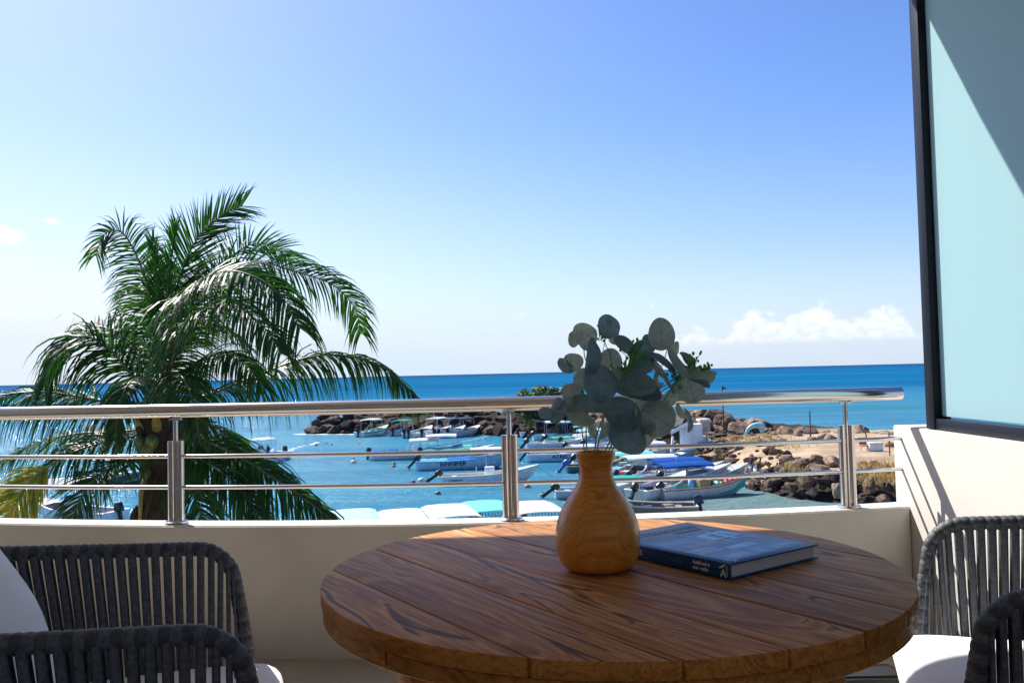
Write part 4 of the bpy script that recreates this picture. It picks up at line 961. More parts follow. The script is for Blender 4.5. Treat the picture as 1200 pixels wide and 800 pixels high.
# ================================================================== BOATS
def hull_pt(L, W, H, t, part):
    """point on the starboard half at station t (0 stern .. 1 bow)"""
    bb = W/2*(.86+.14*math.sin(min(1, t/.45)*math.pi/2))*(1 if t < .45 else max(0, 1-((t-.45)/.55)**2.3))
    zs = H*(1+.95*max(0, (t-.25)/.75)**2.1); zk = -.22+(H*1.5+.22)*max(0, (t-.72)/.28)**2.6*.62
    if part == 's': return Vector((L*(t-.5)+L*.02*t, bb, zs))
    if part == 'm': return Vector((L*(t*.985-.5), bb*(.93-.12*t), zk+(zs-zk)*.55))
    if part == 'c': return Vector((L*(t*.965-.5), bb*(.80-.35*t), zk+(zs-zk)*.16+.03))
    return Vector((L*(t*.95-.5), 0, zk))
def panga(name, label, L, W, H, pos, heading, hull=WHITE, trim=SKYB, inner=GREY, canopy=None, motors=1, tilt=.0, motor_col=BLACK, console=False, txt=None, benches=2, fore=True, cover=None, extras=None, list_=0., group='boats moored in the harbour', stripe=None, windshield=None):
    bt = thing(name, label, 'boat', pos, R(heading), group); bt.rotation_euler = (R(list_), 0, R(heading))
    NS = 18; ts = [i/NS for i in range(NS+1)]
    b = MB(); order = [('s', 1), ('m', 1), ('c', 1), ('k', 1), ('c', -1), ('m', -1), ('s', -1)]; n = len(order)
    vs = []
    for t in ts:
        for p, s in order:
            q = hull_pt(L, W, H, t, p); vs.append(Vector((q.x, q.y*s, q.z)))
    b.add(vs, [(i*n+k, i*n+k+1, (i+1)*n+k+1, (i+1)*n+k) for i in range(NS) for k in range(n-1)], True)
    b.add(vs[:n], [tuple(range(n))]); b.build('hull', paint(hull), bt, fixn=True)
    b = MB()
    for s in (1, -1):
        b.tube([Vector((q.x, q.y*s, q.z)) for q in (hull_pt(L, W, H, t, 's') for t in ts)], .05, 6)
    b.tube([Vector((-L/2, s*hull_pt(L, W, H, 0, 's').y, H)) for s in (-1, 1)], .05, 6)
    b.build('gunwale', paint(trim), bt)
    b = MB(); vs = []; ni = 6
    for t in [i/14*.94 for i in range(15)]:
        q = hull_pt(L, W, H, t, 's'); q2 = hull_pt(L, W, H, t, 'm'); zf = max(.12, q.z-.62)
        for y, z in ((q.y-.04, q.z-.01), (q2.y*.9-.04, zf+.03), (q2.y*.8, zf), (-q2.y*.8, zf), (-q2.y*.9+.04, zf+.03), (-q.y+.04, q.z-.01)): vs.append(Vector((q.x+.03, y, z)))
    b.add(vs, [(i*ni+k, i*ni+k+1, (i+1)*ni+k+1, (i+1)*ni+k) for i in range(14) for k in range(5)]); b.add(vs[:6], [tuple(range(6))]); b.build('inner_deck', paint(inner), bt)
    if fore:
        b = MB(); vs = []
        for t in (.74, .79, .84, .89, .94, .99):
            q = hull_pt(L, W, H, t, 's'); vs += [(q.x, q.y-.03, q.z+.01), (q.x, 0, q.z+.07), (q.x, -q.y+.03, q.z+.01)]
        b.add(vs, [(i*3+k, i*3+k+1, (i+1)*3+k+1, (i+1)*3+k) for i in range(5) for k in range(2)], True); b.build('foredeck', paint(hull), bt)
    for k in range(benches):
        t = .16+.5*k/max(1, benches-1) if benches > 1 else .3; q = hull_pt(L, W, H, t, 'm')
        b = MB(); b.box((q.x, 0, H*.8), (.32, q.y*1.75, .05)); b.build('bench', paint(inner if k % 2 else hull), bt)
    if console:
        x = L*.02; b = MB(); b.box((x, 0, H+.18), (.75, .7, .75), taper=.9); b.build('console', paint(hull), bt, bevel=.04)
        b = MB(); b.box((x+.3, 0, H+.66), (.03, .62, .32), (0, -.35, 0)); b.build('windscreen', paint((.05, .08, .1), .1), bt)
        b = MB(); b.cyl((x-.2, .3, H+.5), (x-.45, .34, H+2.6), .015, 5); b.build('antenna', paint((.7, .7, .7)), bt)
        b = MB(); b.tube([(x-.95, -.3, H*.5), (x-.95, -.3, H+.5), (x-.95, .3, H+.5), (x-.95, .3, H*.5)], .025, 6); b.build('seat_frame', paint(GREY), bt)
    for k in range(motors):
        y0 = (k-(motors-1)/2)*.62; c, s = math.cos(tilt), math.sin(tilt)
        def mp(x, z): return Vector((-L/2-.08+(x*c+z*s*-1), y0, H+.02+(x*s*-1*-1*0+z*c-x*s*-1*0) + (-x*s))) if False else Vector((-L/2-.12+x*c+z*s, y0, H-.02-x*s*0+z*c-x*s))
        # motor axes: z up the leg, x forward; tilt swings the leg back and up
        def T(x, z):
            return Vector((-L/2-.14 + x*c + z*s, y0, H+.05 + z*c - x*s))
        rotm = Matrix.Rotation(tilt, 3, 'Y')
        b = MB(); b.box(T(-.02, .22), (.52, .34, .50), rotm, taper=.78); mt = b.build('outboard_motor', paint(motor_col, .25), bt, bevel=.07, seg=2)
        b = MB(); b.box(T(-.02, -.38), (.20, .13, .80), rotm); b.box(T(-.08, -.62), (.42, .22, .03), rotm); b.build('motor_leg', paint(motor_col, .3), mt)
        b = MB(); b.tube([T(-.22, -.85), T(-.05, -.84), T(.16, -.84), T(.2, -.84)], [.03, .06, .055, .02], 8)
        for a in range(3): b.box(T(-.2, -.84)+rotm @ Vector((0, math.cos(a*2.1)*.1, math.sin(a*2.1)*.1)), (.02, .09, .16), rotm @ Matrix.Rotation(-a*2.1, 3, 'X'))
        b.build('propeller', paint(GREY), mt)
    if canopy:
        for cv in (canopy if isinstance(canopy, list) else [canopy]):
            col, x0, x1, wf, hz = cv[:5]; cam_ = cv[5] if len(cv) > 5 else .10
            w2 = W*wf/2; b = MB(); nxx, nyy = 8, 8; vs = []
            for i in range(nxx+1):
                for j in range(nyy+1):
                    u, v = i/nxx, j/nyy*2-1
                    vs.append((L*(x0+(x1-x0)*u), w2*v, hz+cam_*(1-v*v)+.35*cam_*(4*u*(1-u))-(.05 if abs(v) == 1 else 0)))
            m_ = len(vs); fs = [(i*(nyy+1)+j, i*(nyy+1)+j+1, (i+1)*(nyy+1)+j+1, (i+1)*(nyy+1)+j) for i in range(nxx) for j in range(nyy)]
            b.add(vs, fs, True); b.add([(x, y, z-.03) for x, y, z in vs], [f[::-1] for f in fs], True)
            for sgn in (0, nyy):                             # hanging edge
                for i in range(nxx):
                    a, c2_ = vs[i*(nyy+1)+sgn], vs[(i+1)*(nyy+1)+sgn]; b.add([a, c2_, (c2_[0], c2_[1], c2_[2]-.10), (a[0], a[1], a[2]-.10)], [(0, 1, 2, 3)])
            cn = b.build('canopy', fabric(col), bt)
            if name == 'tour_boat':
                b = MB()
                for k in range(17):
                    v = k/16*2-1; xe = L*(x0 if abs(heading) > 100 else x1); b.box((xe, w2*v, hz+cam_*(1-v*v)-.16), (.03, .035, .20))
                    xs_ = L*(x0+(x1-x0)*k/16)
                    for sg_ in (-1, 1): b.box((xs_, sg_*(w2-.03), hz-.17), (.035, .03, .18))
                b.build('canopy_fringe', paint((.10, .16, .18), .8), cn)
            for xx in (x0+.01, x1-.01):
                for s in (1, -1):
                    t = min(.9, max(0, xx+.5)); q = hull_pt(L, W, H, t, 's')
                    b = MB(); b.cyl((q.x, s*(q.y-.03), q.z), (L*xx, s*(w2-.06), hz-.03), .022, 6); b.build('canopy_pole', paint((.5, .5, .52), .3), cn)
    if cover:
        for (col, x0, x1, hz) in cover:
            b = MB(); vs = []
            for i in range(9):
                x = L*(x0+(x1-x0)*i/8); t = min(.95, max(0, x/L+.5)); q = hull_pt(L, W, H, t, 's')
                for v in (-1.02, -.6, 0, .6, 1.02): vs.append((x, q.y*v, q.z+.06+hz*(1-v*v)+.03*math.sin(i*2.1)-(0.12 if abs(v) > 1 else 0)))
            b.add(vs, [(i*5+k, i*5+k+1, (i+1)*5+k+1, (i+1)*5+k) for i in range(8) for k in range(4)], True); b.build('tarpaulin', fabric(col), bt)
    if stripe:
        b = MB()
        for s in (1, -1):
            vs = []
            for t in [i/16 for i in range(17)]:
                q, q2 = hull_pt(L, W, H, t, 's'), hull_pt(L, W, H, t, 'm'); a = q.lerp(q2, .12); c2_ = q.lerp(q2, .55)
                for v in (a, c2_): vs.append(Vector((v.x, s*(v.y+.012), v.z)))
            b.add(vs, [(2*i, 2*i+1, 2*i+3, 2*i+2) for i in range(16)], True)
        b.build('stripe', paint(stripe), bt)
    if windshield:
        b = MB(); x = L*.12
        b.tube(crom([(x, -W*.42, H), (x+.1, -W*.36, H+.55), (x+.15, 0, H+.85), (x+.1, W*.36, H+.55), (x, W*.42, H)], 16), .06, 8); b.build('windshield_arch', paint(windshield), bt)
    b = MB(); q = hull_pt(L, W, H, .97, 's'); b.tube(crom([(q.x, 0, q.z), (q.x+.9, .1, q.z*.45), (q.x+2.0, .2, -.05)], 10), .018, 5); b.build('mooring_line', paint((.35, .32, .26), .8), bt)
    if txt:
        for (tx, t0, size, col, bold) in (txt if isinstance(txt, list) else [txt]):
            me = text_mesh(tx, size, 0.0, 'LEFT', bold=bold)
            for v in me.vertices:                              # lay the letters on the flared starboard side (towards -y)
                x = -L/2+L*t0+v.co.x; t = min(.96, max(0, x/L+.5)); q, q2 = hull_pt(L, W, H, t, 's'), hull_pt(L, W, H, t, 'm')
                k = min(1.0, max(0., .52-v.co.y/max(.2, (q.z-q2.z)))); p = q.lerp(q2, k); v.co = Vector((x, -(p.y+.03), p.z))
            me.materials.append(paint(col, .5)); o = bpy.data.objects.new('hull_lettering', me); COL.objects.link(o); o.parent = bt
    if not extras and not fore or (not extras and name == 'fishing_boat'): extras = clutter(int(pos[0]*7+pos[1]*13) & 1023, 6, [WHITE, GREY, NAVY, SKYB, CREAM, (.35, .08, .06), TEAL], -.38, .28)
    if extras: extras(bt, L, W, H)
    return bt
def wpos(px, py): return at_z(px, py, WZ)
def part(bt, name, col, fn, rough=.5):
    b = MB(); fn(b); return b.build(name, paint(col, rough), bt)
def clutter(seed, n, cols, x0=-.35, x1=.3):
    def f(bt, L, W, H):
        rnd = random.Random(seed)
        for k in range(n):
            x = L*rnd.uniform(x0, x1); y = W*rnd.uniform(-.3, .3); s = rnd.uniform(.2, .5); c = rnd.choice(cols)
            if k % 3 == 2: part(bt, 'gear_bag', c, lambda b: b.lathe([(.01, 0), (s*.5, .03), (s*.6, s*.35), (s*.3, s*.6), (.01, s*.65)], (x, y, H*.55), 9))
            else: part(bt, 'gear_box', c, lambda b: b.box((x, y, H*.62+s*.3), (s*1.3, s, s*.75), (0, 0, rnd.uniform(-.6, .6))))
    return f

def person(name, label, pos, rz, shirt, shorts, skin=(.30, .17, .10), seated=False, h=1.7, cat='person', group=None, parent=None):
    k = h/1.75
    if seated: J = [(0, 0, .45), (0, 0, .72), (0, 0, 1.0), (0, 0, 1.1), (.02, 0, 1.28), (0, .19, .95), (.10, .24, .70), (.30, .16, .62), (0, -.19, .95), (.10, -.24, .70), (.30, -.16, .62), (.08, .10, .45), (.44, .12, .47), (.42, .12, .05), (.56, .12, .03), (.08, -.10, .45), (.44, -.12, .47), (.42, -.12, .05), (.56, -.12, .03)]
    else: J = [(0, 0, .92), (0, 0, 1.18), (.01, 0, 1.42), (.01, 0, 1.51), (.03, 0, 1.66), (0, .20, 1.40), (.02, .27, 1.12), (.14, .25, .88), (0, -.20, 1.40), (.02, -.27, 1.12), (.14, -.25, .88), (0, .10, .86), (.05, .12, .48), (-.02, .13, .06), (.14, .14, .04), (0, -.10, .86), (-.02, -.12, .48), (-.08, -.13, .06), (.08, -.14, .04)]
    E = [(0, 1), (1, 2), (2, 3), (3, 4), (2, 5), (5, 6), (6, 7), (2, 8), (8, 9), (9, 10), (0, 11), (11, 12), (12, 13), (13, 14), (0, 15), (15, 16), (16, 17), (17, 18)]
    rad = [.15, .14, .16, .06, .10, .065, .05, .04, .065, .05, .04, .095, .07, .05, .04, .095, .07, .05, .04]
    me = bpy.data.meshes.new('person'); me.from_pydata([tuple(c*k for c in p) for p in J], E, [])
    o = bpy.data.objects.new(name, me); COL.objects.link(o)
    md = o.modifiers.new('skin', 'SKIN'); sv = me.skin_vertices[0].data
    for i, r in enumerate(rad): sv[i].radius = (r*k, r*k)
    sv[0].use_root = True
    md2 = o.modifiers.new('sub', 'SUBSURF'); md2.levels = 1; md2.render_levels = 1
    bpy.context.view_layer.update()
    nm = bpy.data.meshes.new_from_object(o.evaluated_get(bpy.context.evaluated_depsgraph_get())); o.modifiers.clear(); o.data = nm
    nm.materials.clear()
    for c in (skin, shirt, shorts, (.02, .015, .012)): nm.materials.append(paint(c, .8))
    for p in nm.polygons:
        c = p.center/k; p.use_smooth = True
        if seated: p.material_index = 3 if c.z > 1.33 else (0 if c.z > 1.06 else (1 if c.z > .62 and abs(c.y) < .24 and c.x < .14 else (2 if c.z > .33 and c.x < .36 else 0)))
        else: p.material_index = 3 if c.z > 1.70 else (0 if c.z > 1.47 else (1 if c.z > .93 and abs(c.y) < .26 else (2 if c.z > .52 and abs(c.y) < .22 else 0)))
    tag(o, label, cat, group); o.location = pos; o.rotation_euler = (0, 0, rz); return o

# --- open water, left
P = wpos(309, 541)
mb_ = panga('motor_boat', 'white motor boat under way with two people under its canopy, leaving a wake', 6.2, 2.0, .7, P, -112, WHITE, WHITE, GREY, (WHITE, -.12, .22, .85, 2.15), 1, 0, console=True)
M_B = Matrix.Translation(P) @ Matrix.Rotation(R(-112), 4, 'Z')
for (x, y, l, s_) in ((-.2, .36, 'person in a dark shirt seated on the left side of the moving motor boat', (.05, .04, .05)), (-.2, -.36, 'person in a dark shirt seated on the right side of the moving motor boat', (.03, .035, .05))):
    q = M_B @ Vector((x, y, .38)); person('person', l, q, R(-112), s_, (.08, .1, .16), seated=True)
b = MB(); rnd = random.Random(4)
for (x0, y0, x1, y1, w0, w1) in ((321, 540, 338, 528, .9, .35), (338, 528, 372, 518, .35, .5), (320, 541, 330, 537, 1.2, .4)):
    for k in range(26):
        t = k/26; Pq = at_z(x0+(x1-x0)*t, y0+(y1-y0)*t, WZ); s_ = (w0+(w1-w0)*t)*rnd.uniform(.3, .8)
        if k > 8 and rnd.random() < .45: continue
        ox, oy = rnd.uniform(-.4, .4), rnd.uniform(-.5, .5)
        b.add([(Pq.x+ox-s_, Pq.y+oy-s_*.5, WZ+.03), (Pq.x+ox+s_*.8, Pq.y+oy-s_*.6, WZ+.035), (Pq.x+ox+s_, Pq.y+oy+s_*.5, WZ+.04), (Pq.x+ox-s_*.7, Pq.y+oy+s_*.6, WZ+.03)], [(0, 1, 2, 3)])
for k in range(110):                                           # foam where swell meets the breakwater toe
    (x, y), (tx, ty) = along([(-30, 119), (-16, 113.2), (-9, 110.8)], rnd.random()**1.3); s_ = rnd.uniform(.15, .55); y -= rnd.uniform(0, .8)
    b.add([(x-s_*1.6, y-s_*.5, WZ+.03), (x+s_*1.4, y-s_*.6, WZ+.036), (x+s_*1.6, y+s_*.5, WZ+.04), (x-s_*1.3, y+s_*.6, WZ+.03)], [(0, 1, 2, 3)])
tag(b.build('foam', M['foam']), 'white foam of the boat wake and along the breakwater toe', 'foam', kind='stuff')
panga('motor_boat', 'white boat with a curved white canopy half hidden behind the palm fronds at the left', 6.0, 2.1, .75, wpos(88, 613), 160, WHITE, WHITE, GREY, (WHITE, -.18, .30, .95, 2.25, .2), 1, .2, console=True)
panga('motor_boat', 'small white boat with a dark hull glimpsed just left of the palm trunk', 5.5, 1.9, .6, wpos(138, 566), 10, (.10, .16, .18), WHITE, GREY, (WHITE, -.2, .2, .8, 1.9), 1, .3)

# --- moored along the breakwater, sterns towards the viewer
row = [(438, 510, 62, TEAL, AQUA, (WHITE, -.25, .10, 1.0, 2.15), 'white', 'teal striped boat with a flat white canopy moored alone at the breakwater'),
       (474, 509, 70, GREY, BLUE, (TEAL, -.3, .12, .95, 1.9), 'blue', 'dark boat under a teal canopy moored left in the breakwater row'),
       (492, 511, 66, WHITE, WHITE, None, None, 'white open boat with a raised bow and twin outboards in the breakwater row'),
       (513, 511, 58, (.45, .66, .70), WHITE, (WHITE, -.2, .15, .9, 2.3), 'w', 'pale blue boat with a white canopy and white bow in the breakwater row'),
       (529, 511, 60, WHITE, SKYB, ((.10, .20, .28), -.3, .1, .9, 2.25), 'w', 'white boat with a slate blue canopy in the breakwater row'),
       (545, 510, 52, WHITE, WHITE, ((.05, .09, .15), -.32, .12, 1.0, 2.2), 'w', 'white boat with a dark navy canopy nearest the rocks in the breakwater row')]
for i, (px, py, hd, hc, tr, cn, _, lab) in enumerate(row):
    panga('fishing_boat', lab, 6.2, 1.95, .62, wpos(px, py), hd, WHITE if i != 1 else hc, tr, GREY, cn, 2 if i in (2, 4) else 1, .15, console=i in (3, 4), stripe=hc if i == 0 else None)
panga('fishing_boat', 'white boat with two flat white canopies and blue tarpaulins at its stern', 8.4, 2.2, .62, wpos(487, 537), 3, (.62, .68, .74), NAVY, GREY, [(WHITE, -.06, .26, .95, 1.75), (WHITE, .12, .46, .8, 2.1)], 1, .15, NAVY, console=True, cover=[(BLUE, -.46, -.34, .18), (BLUE, -.3, -.2, .25)], stripe=None)
part_ = None
panga('fishing_boat', 'boat covered by two aqua tarpaulins moored behind the boat with large lettering', 6.6, 2.1, .6, wpos(536, 537), 4, WHITE, WHITE, GREY, None, 1, .2, cover=[(AQUA, -.44, .20, .42)], extras=lambda bt, L, W, H: part(bt, 'boom', CREAM, lambda b: b.tube([(-L*.4, 0, H+.55), (L*.2, 0, H+1.05), (L*.44, 0, H+1.4)], .04, 6)))
panga('fishing_boat', 'sky blue hulled boat lettered JENNIFER with a blue tarpaulin and white canopy', 7.9, 2.1, .70, wpos(545, 548.5), 2, (.42, .60, .74), SKYB, (.3, .5, .6), (WHITE, .06, .50, .95, 1.55), 1, .75, console=False,
      cover=[((.16, .50, .62), -.46, -.18, .10), ((.02, .20, .55), -.18, .06, .16)], txt=[('JENNIFER', .245, .52, NAVY, .012)])
panga('open_boat', 'white open boat with a grey console and raised outboard just above the lower thin rail', 7.0, 2.0, .62, wpos(572, 566), 3, (.62, .70, .78), CREAM, CREAM, None, 1, 1.0, console=True, fore=True, stripe=None,
      extras=lambda bt, L, W, H: part(bt, 'registration_mark', (.12, .2, .3), lambda b: [b.box((-L*.38+k*.14, -W*.5*.93, H*.62), (.09, .03, .12)) for k in range(7)]))
# --- right of the middle post
panga('fishing_boat', 'long pale blue boat with dark hull lettering right of the middle railing post', 8.0, 2.1, .66, wpos(672, 539.5), -3, (.50, .64, .76), WHITE, GREY, None, 1, .7, txt=[('ATREO', .27, .50, NAVY, .012)], stripe=None, cover=[(WHITE, .15, .4, .1)])
cl5 = [(642, 511, 8, WHITE, WHITE, [(WHITE, -.25, .22, .95, 1.95)], 'white boat with a long white canopy at the back left of the harbour cluster', None),
       (660, 514.5, 6, (.5, .62, .68), SKYB, [(WHITE, -.30, .02, .9, 2.05), (SKYB, .04, .3, .9, 2.0)], 'boat with one white and one sky blue canopy in the harbour cluster', None),
       (676, 519, 8, (.45, .58, .58), (.05, .45, .25), None, 'grey boat with green gunwale and white cabin in the harbour cluster', [((.10, .50, .32), -.4, -.1, .12), (WHITE, -.05, .2, .25), (SKYB, .22, .42, .1)]),
       (697, 523, 6, WHITE, SKYB, [((.42, .70, .76), -.25, .12, .95, 1.7), (AQUA, .14, .42, .9, 1.65)], 'white boat with pale aqua canopies behind the vase stems', None),
       (705, 529.5, 4, (.42, .60, .72), WHITE, [(SKYB, -.05, .3, .9, 1.8)], 'blue grey boat with white gunwale just above the upper thin rail', [(WHITE, -.42, -.1, .12)]),
       (736, 517, 9, WHITE, WHITE, [(WHITE, -.2, .2, .95, 2.0)], 'white boat mostly hidden behind the eucalyptus leaves', None)]
for i, (px, py, hd, hc, tr, cn, lab, cv) in enumerate(cl5):
    panga('fishing_boat', lab, 7.0 if i < 5 else 6., 2.0, .62, wpos(px, py), hd, hc, tr, GREY, cn, 2 if i in (1, 2) else 1, .8 if i in (1, 2, 4) else .5, cover=cv, console=i in (0, 3))
more = [(622, 507, 10, WHITE, SKYB, None, 'small white open boat farthest left of the harbour cluster by the post', 1),
        (672, 508, 12, WHITE, WHITE, [(WHITE, -.2, .25, .9, 1.6)], 'white canopied boat against the dark rocks above the harbour cluster', 1),
        (690, 514, 9, (.5, .62, .66), AQUA, [(AQUA, -.3, .1, .9, 1.5)], 'boat with a short aqua canopy left of the eucalyptus stems', 1),
        (655, 525, 5, (.60, .66, .70), WHITE, None, 'open boat with raised twin outboards in the middle of the harbour cluster', 2),
        (722, 526, 7, WHITE, SKYB, [(SKYB, -.25, .25, .95, 1.4)], 'boat under a sky blue canopy just right of the eucalyptus stems', 1),
        (718, 545, 12, (.45, .58, .66), BLUE, None, 'blue trimmed open boat behind the vase neck', 1),
        (752, 538, 12, WHITE, WHITE, [(WHITE, -.1, .3, .9, 1.4)], 'white boat with a narrow white canopy at the rear of the right cluster', 1),
        (772, 545, 14, (.55, .6, .62), SKYB, None, 'low grey boat between the white and the royal blue canopies', 1)]
for px, py, hd, hc, tr, cn, lab, nm in more:
    panga('fishing_boat', lab, 6.6, 1.95, .6, wpos(px, py), hd, hc, tr, GREY, cn, nm, .7)
panga('skiff', 'small grey skiff with a raised black outboard left of the vase', 5.0, 1.7, .50, wpos(698, 582), 1, (.36, .46, .50), WHITE, GREY, None, 1, .95, fore=True)
P = wpos(674, 551)
panga('skiff', 'dark little boat with a yellow and blue stern beside the vase neck', 4.6, 1.6, .5, wpos(698, 552), 6, (.05, .12, .2), (.35, .30, .05), NAVY, None, 1, .7, BLUE)
# --- right-hand cluster
panga('fishing_boat', 'boat under a long pale aqua canopy at the back of the right cluster', 7.0, 2.1, .62, wpos(738, 553), 10, WHITE, (.05, .45, .30), GREY, (AQUA, -.30, .24, 1.0, 1.45), 1, .4, stripe=(.03, .42, .28))
panga('fishing_boat', 'boat under a white flat canopy between the aqua and the royal blue canopies', 6.6, 2.1, .62, wpos(757, 558), 10, (.45, .6, .72), BLUE, GREY, (WHITE, -.25, .32, 1.0, 1.45), 1, .4, console=True, cover=[(SKYB, -.45, -.28, .1)])
panga('fishing_boat', 'boat under a royal blue canopy, the farther of two such canopies', 6.4, 2.1, .62, wpos(796, 563), 9, (.58, .6, .62), GREY, GREY, (BLUE, -.32, .24, 1.0, 1.5), 1, .4, console=True)
panga('fishing_boat', 'grey boat under a royal blue canopy, the nearer of two such canopies', 7.2, 2.1, .70, wpos(797, 570), 14, (.52, .53, .55), WHITE, GREY, (BLUE, -.22, .28, 1.0, 1.5), 1, .5, console=True, stripe=None, extras=clutter(3, 4, [WHITE, NAVY, GREY]))
panga('fishing_boat', 'white boat seen from its stern with a navy outboard beside the vase shoulder', 6.0, 2.0, .66, wpos(737, 564), 62, (.60, .61, .62), WHITE, GREY, None, 2, .35, NAVY, extras=clutter(5, 4, [(.6, .16, .12), CREAM, WHITE]))
panga('fishing_boat', 'white boat seen from its stern below the lower thin rail', 5.6, 1.9, .62, wpos(775, 580), 48, (.66, .66, .64), WHITE, GREY, None, 1, .6, extras=clutter(6, 3, [WHITE, GREY, NAVY]))
panga('fishing_boat', 'pale blue boat whose pointed bow reaches the landing rocks', 7.0, 1.9, .6, wpos(826, 567), 24, (.45, .60, .64), WHITE, GREY, None, 1, .5)
def cargo(bt, L, W, H):
    part(bt, 'wooden_crate', (.34, .22, .12), lambda b: b.box((-.02*L, 0, H+.12), (.95, .75, .62), (0, 0, .1)))
    part(bt, 'crate_opening_shade', (.02, .015, .012), lambda b: b.box((-.02*L+.43, -.12, H+.12), (.12, .55, .42), (0, 0, .1)))  # solid near-black block, the hollow's shade put into its colour
    part(bt, 'rolled_canvas', CREAM, lambda b: b.tube([(-.06*L, -.2, H+.5), (.02*L, .2, H+.55)], .12, 8))
    for k in range(7): part(bt, 'net_coil', (.42, .06, .10), lambda b: b.lathe([(.10, -.05), (.2, -.03), (.2, .03), (.10, .05)], (L*(.24+.022*k), ((k*37) % 5-2)*.12, H+.2+.03*k), 10))
    for k, c in enumerate((TEAL, WHITE, TEAL, CREAM, (.3, .2, .1))): part(bt, 'gear_bag', c, lambda b: b.lathe([(.01, 0), (.2, .03), (.24, .2), (.1, .36), (.01, .38)], (L*(.08+.03*k), ((k*53) % 5-2)*.15, H*.75), 9))
    part(bt, 'blue_drum', (.2, .35, .6), lambda b: b.lathe([(.01, 0), (.2, 0), (.2, .6), (.01, .6)], (-.13*L, .2, H*.7), 12))
panga('wooden_fishing_boat', 'grey white fishing boat with teal inside, a wooden crate and red nets at the right', 6.0, 1.75, .58, wpos(826, 580.5), 17, (.58, .57, .56), (.40, .16, .10), TEAL, None, 1, .8, extras=cargo, fore=False)
panga('wooden_fishing_boat', 'cluttered brown fishing boat under a teal awning right of the vase', 5.6, 1.8, .55, wpos(754, 604), 176, (.30, .24, .18), CREAM, (.2, .14, .1), ((.02, .50, .42), .0, .34, 1.0, 2.0), 1, .2, NAVY, extras=clutter(9, 12, [(.24, .16, .1), (.10, .09, .09), CREAM, (.05, .3, .25), (.3, .2, .14)]), fore=False)
# --- canopies just beyond the parapet
fg = [(414, 617, 104, (.50, .72, .74), 'boat under a pale blue canopy, leftmost of the canopies rising above the parapet'),
      (471, 618, 104, WHITE, 'boat under a low white canopy second from left above the parapet'),
      (523, 617, 104, WHITE, 'boat under the higher white canopy third from left above the parapet')]
for px, py, hd, c, lab in fg:
    P = at_z(px, 598, WZ+2.0); P.z = WZ
    panga('tour_boat', lab, 6.4, 2.0, .7, P, hd, WHITE, WHITE, GREY, (c, -.42, .10, 1.0, 1.95 if px != 523 else 2.15, .05), 1, .2, extras=clutter(px, 5, [(.5, .08, .05), GREY, CREAM]), group='canopied tour boats below the parapet')
P = at_z(574, 588, WZ+2.15); P.z = WZ
panga('tour_boat', 'boat under a bright aqua canopy with a teal windshield arch left of the middle post', 6.4, 2.1, .8, P, -78, (.60, .78, .76), AQUA, AQUA, (AQUA, -.32, .18, 1.0, 1.9, .06), 1, .2, windshield=AQUA, group='canopied tour boats below the parapet')
P = at_z(630, 590, WZ+2.15); P.z = WZ
panga('tour_boat', 'boat under a white domed canopy with teal sides right of the middle post', 6.4, 2.1, .8, P, -80, WHITE, TEAL, TEAL, (WHITE, -.36, .14, 1.05, 1.88, .08), 1, .2, windshield=WHITE, group='canopied tour boats below the parapet')

# --- buoys
BUOY = ('small buoy at the far end of the motor boat wake', 'left one of two close small buoys below the breakwater tip', 'right one of two close small buoys below the breakwater tip',
        'white mooring buoy alone on open water left of the two canopied boat', 'small buoy just behind the lone white mooring buoy', 'small buoy below the left half of the breakwater boulders',
        'small buoy just below the teal boat moored alone', 'farther one of two touching buoys in front of the two canopied boat', 'nearer one of two touching buoys in front of the two canopied boat',
        'small dark buoy left of the raised outboard, just above the lower rail', 'larger pale buoy floating beside a raised outboard motor', 'buoy on clear water below the lower thin rail, left of the middle post',
        'buoy just right of the middle railing post', 'small buoy below the row of breakwater boats, left one of two', 'small buoy below the row of breakwater boats, right one of two')
for i, (px, py, r) in enumerate(((370, 522, .28), (382, 520, .2), (389, 521, .2), (414, 542.5, .34), (414, 537, .16), (421, 520, .2), (444, 520, .2), (461, 544, .24), (461, 547, .26), (484, 565, .22), (494, 564, .34), (513, 579, .26), (618, 571, .28), (537, 500+25, .2), (560, 523, .22))):
    r *= .9; b = MB(); b.lathe([(.003, -r*.6), (r*.7, -r*.45), (r, 0), (r*.75, r*.65), (.3*r, r*.92), (.003, r*.97)], (0, 0, 0), 12)
    lab = BUOY[i]
    o = b.build('mooring_buoy', paint((.55, .50, .48) if i in (3, 10) else ((.14, .10, .10) if i % 2 else (.32, .22, .18)), .5)); o.location = wpos(px, py); tag(o, lab, 'buoy', 'mooring buoys in the harbour')

# ================================================================== THINGS ON THE SPIT
def gz(px, py, z): 
    P = at_z(px, py, WZ+z); P.z = WZ+max(land_h(P.x, P.y), .1); return P
def post(px, y0, y1, w_, lab, z=1.7, lean=0, head=False):
    P = at_z(px, y1, WZ+z); d = P.y/1000; h = (y1-y0)*d
    t = thing('wooden_post', lab, 'post', P, 0, 'wooden posts on the sand spit')
    b = MB(); r = w_*d/2
    b.tube([(0, 0, -.6), (lean*h*.5, 0, h*.5), (lean*h, 0, h)], [r*1.1, r, r*.92], 8); b.build('shaft', M['wood_grey'], t)
    if head: b = MB(); b.box((lean*h+.1, 0, h+.05), (.42, .2, .16), (0, .5, 0)); b.build('post_cap', M['metal_dark'], t)
    return t
post(848, 455, 500, 1.6, 'thin dark lamp post rising behind the rocks past the handrail', 2.4, head=True)
post(950, 482, 514, 1.7, 'tall straight dark post standing alone against the sea left of the right railing post', 1.7)
post(983, 507, 520, 1.6, 'short leaning post just left of the right railing post', 1.6, .35)
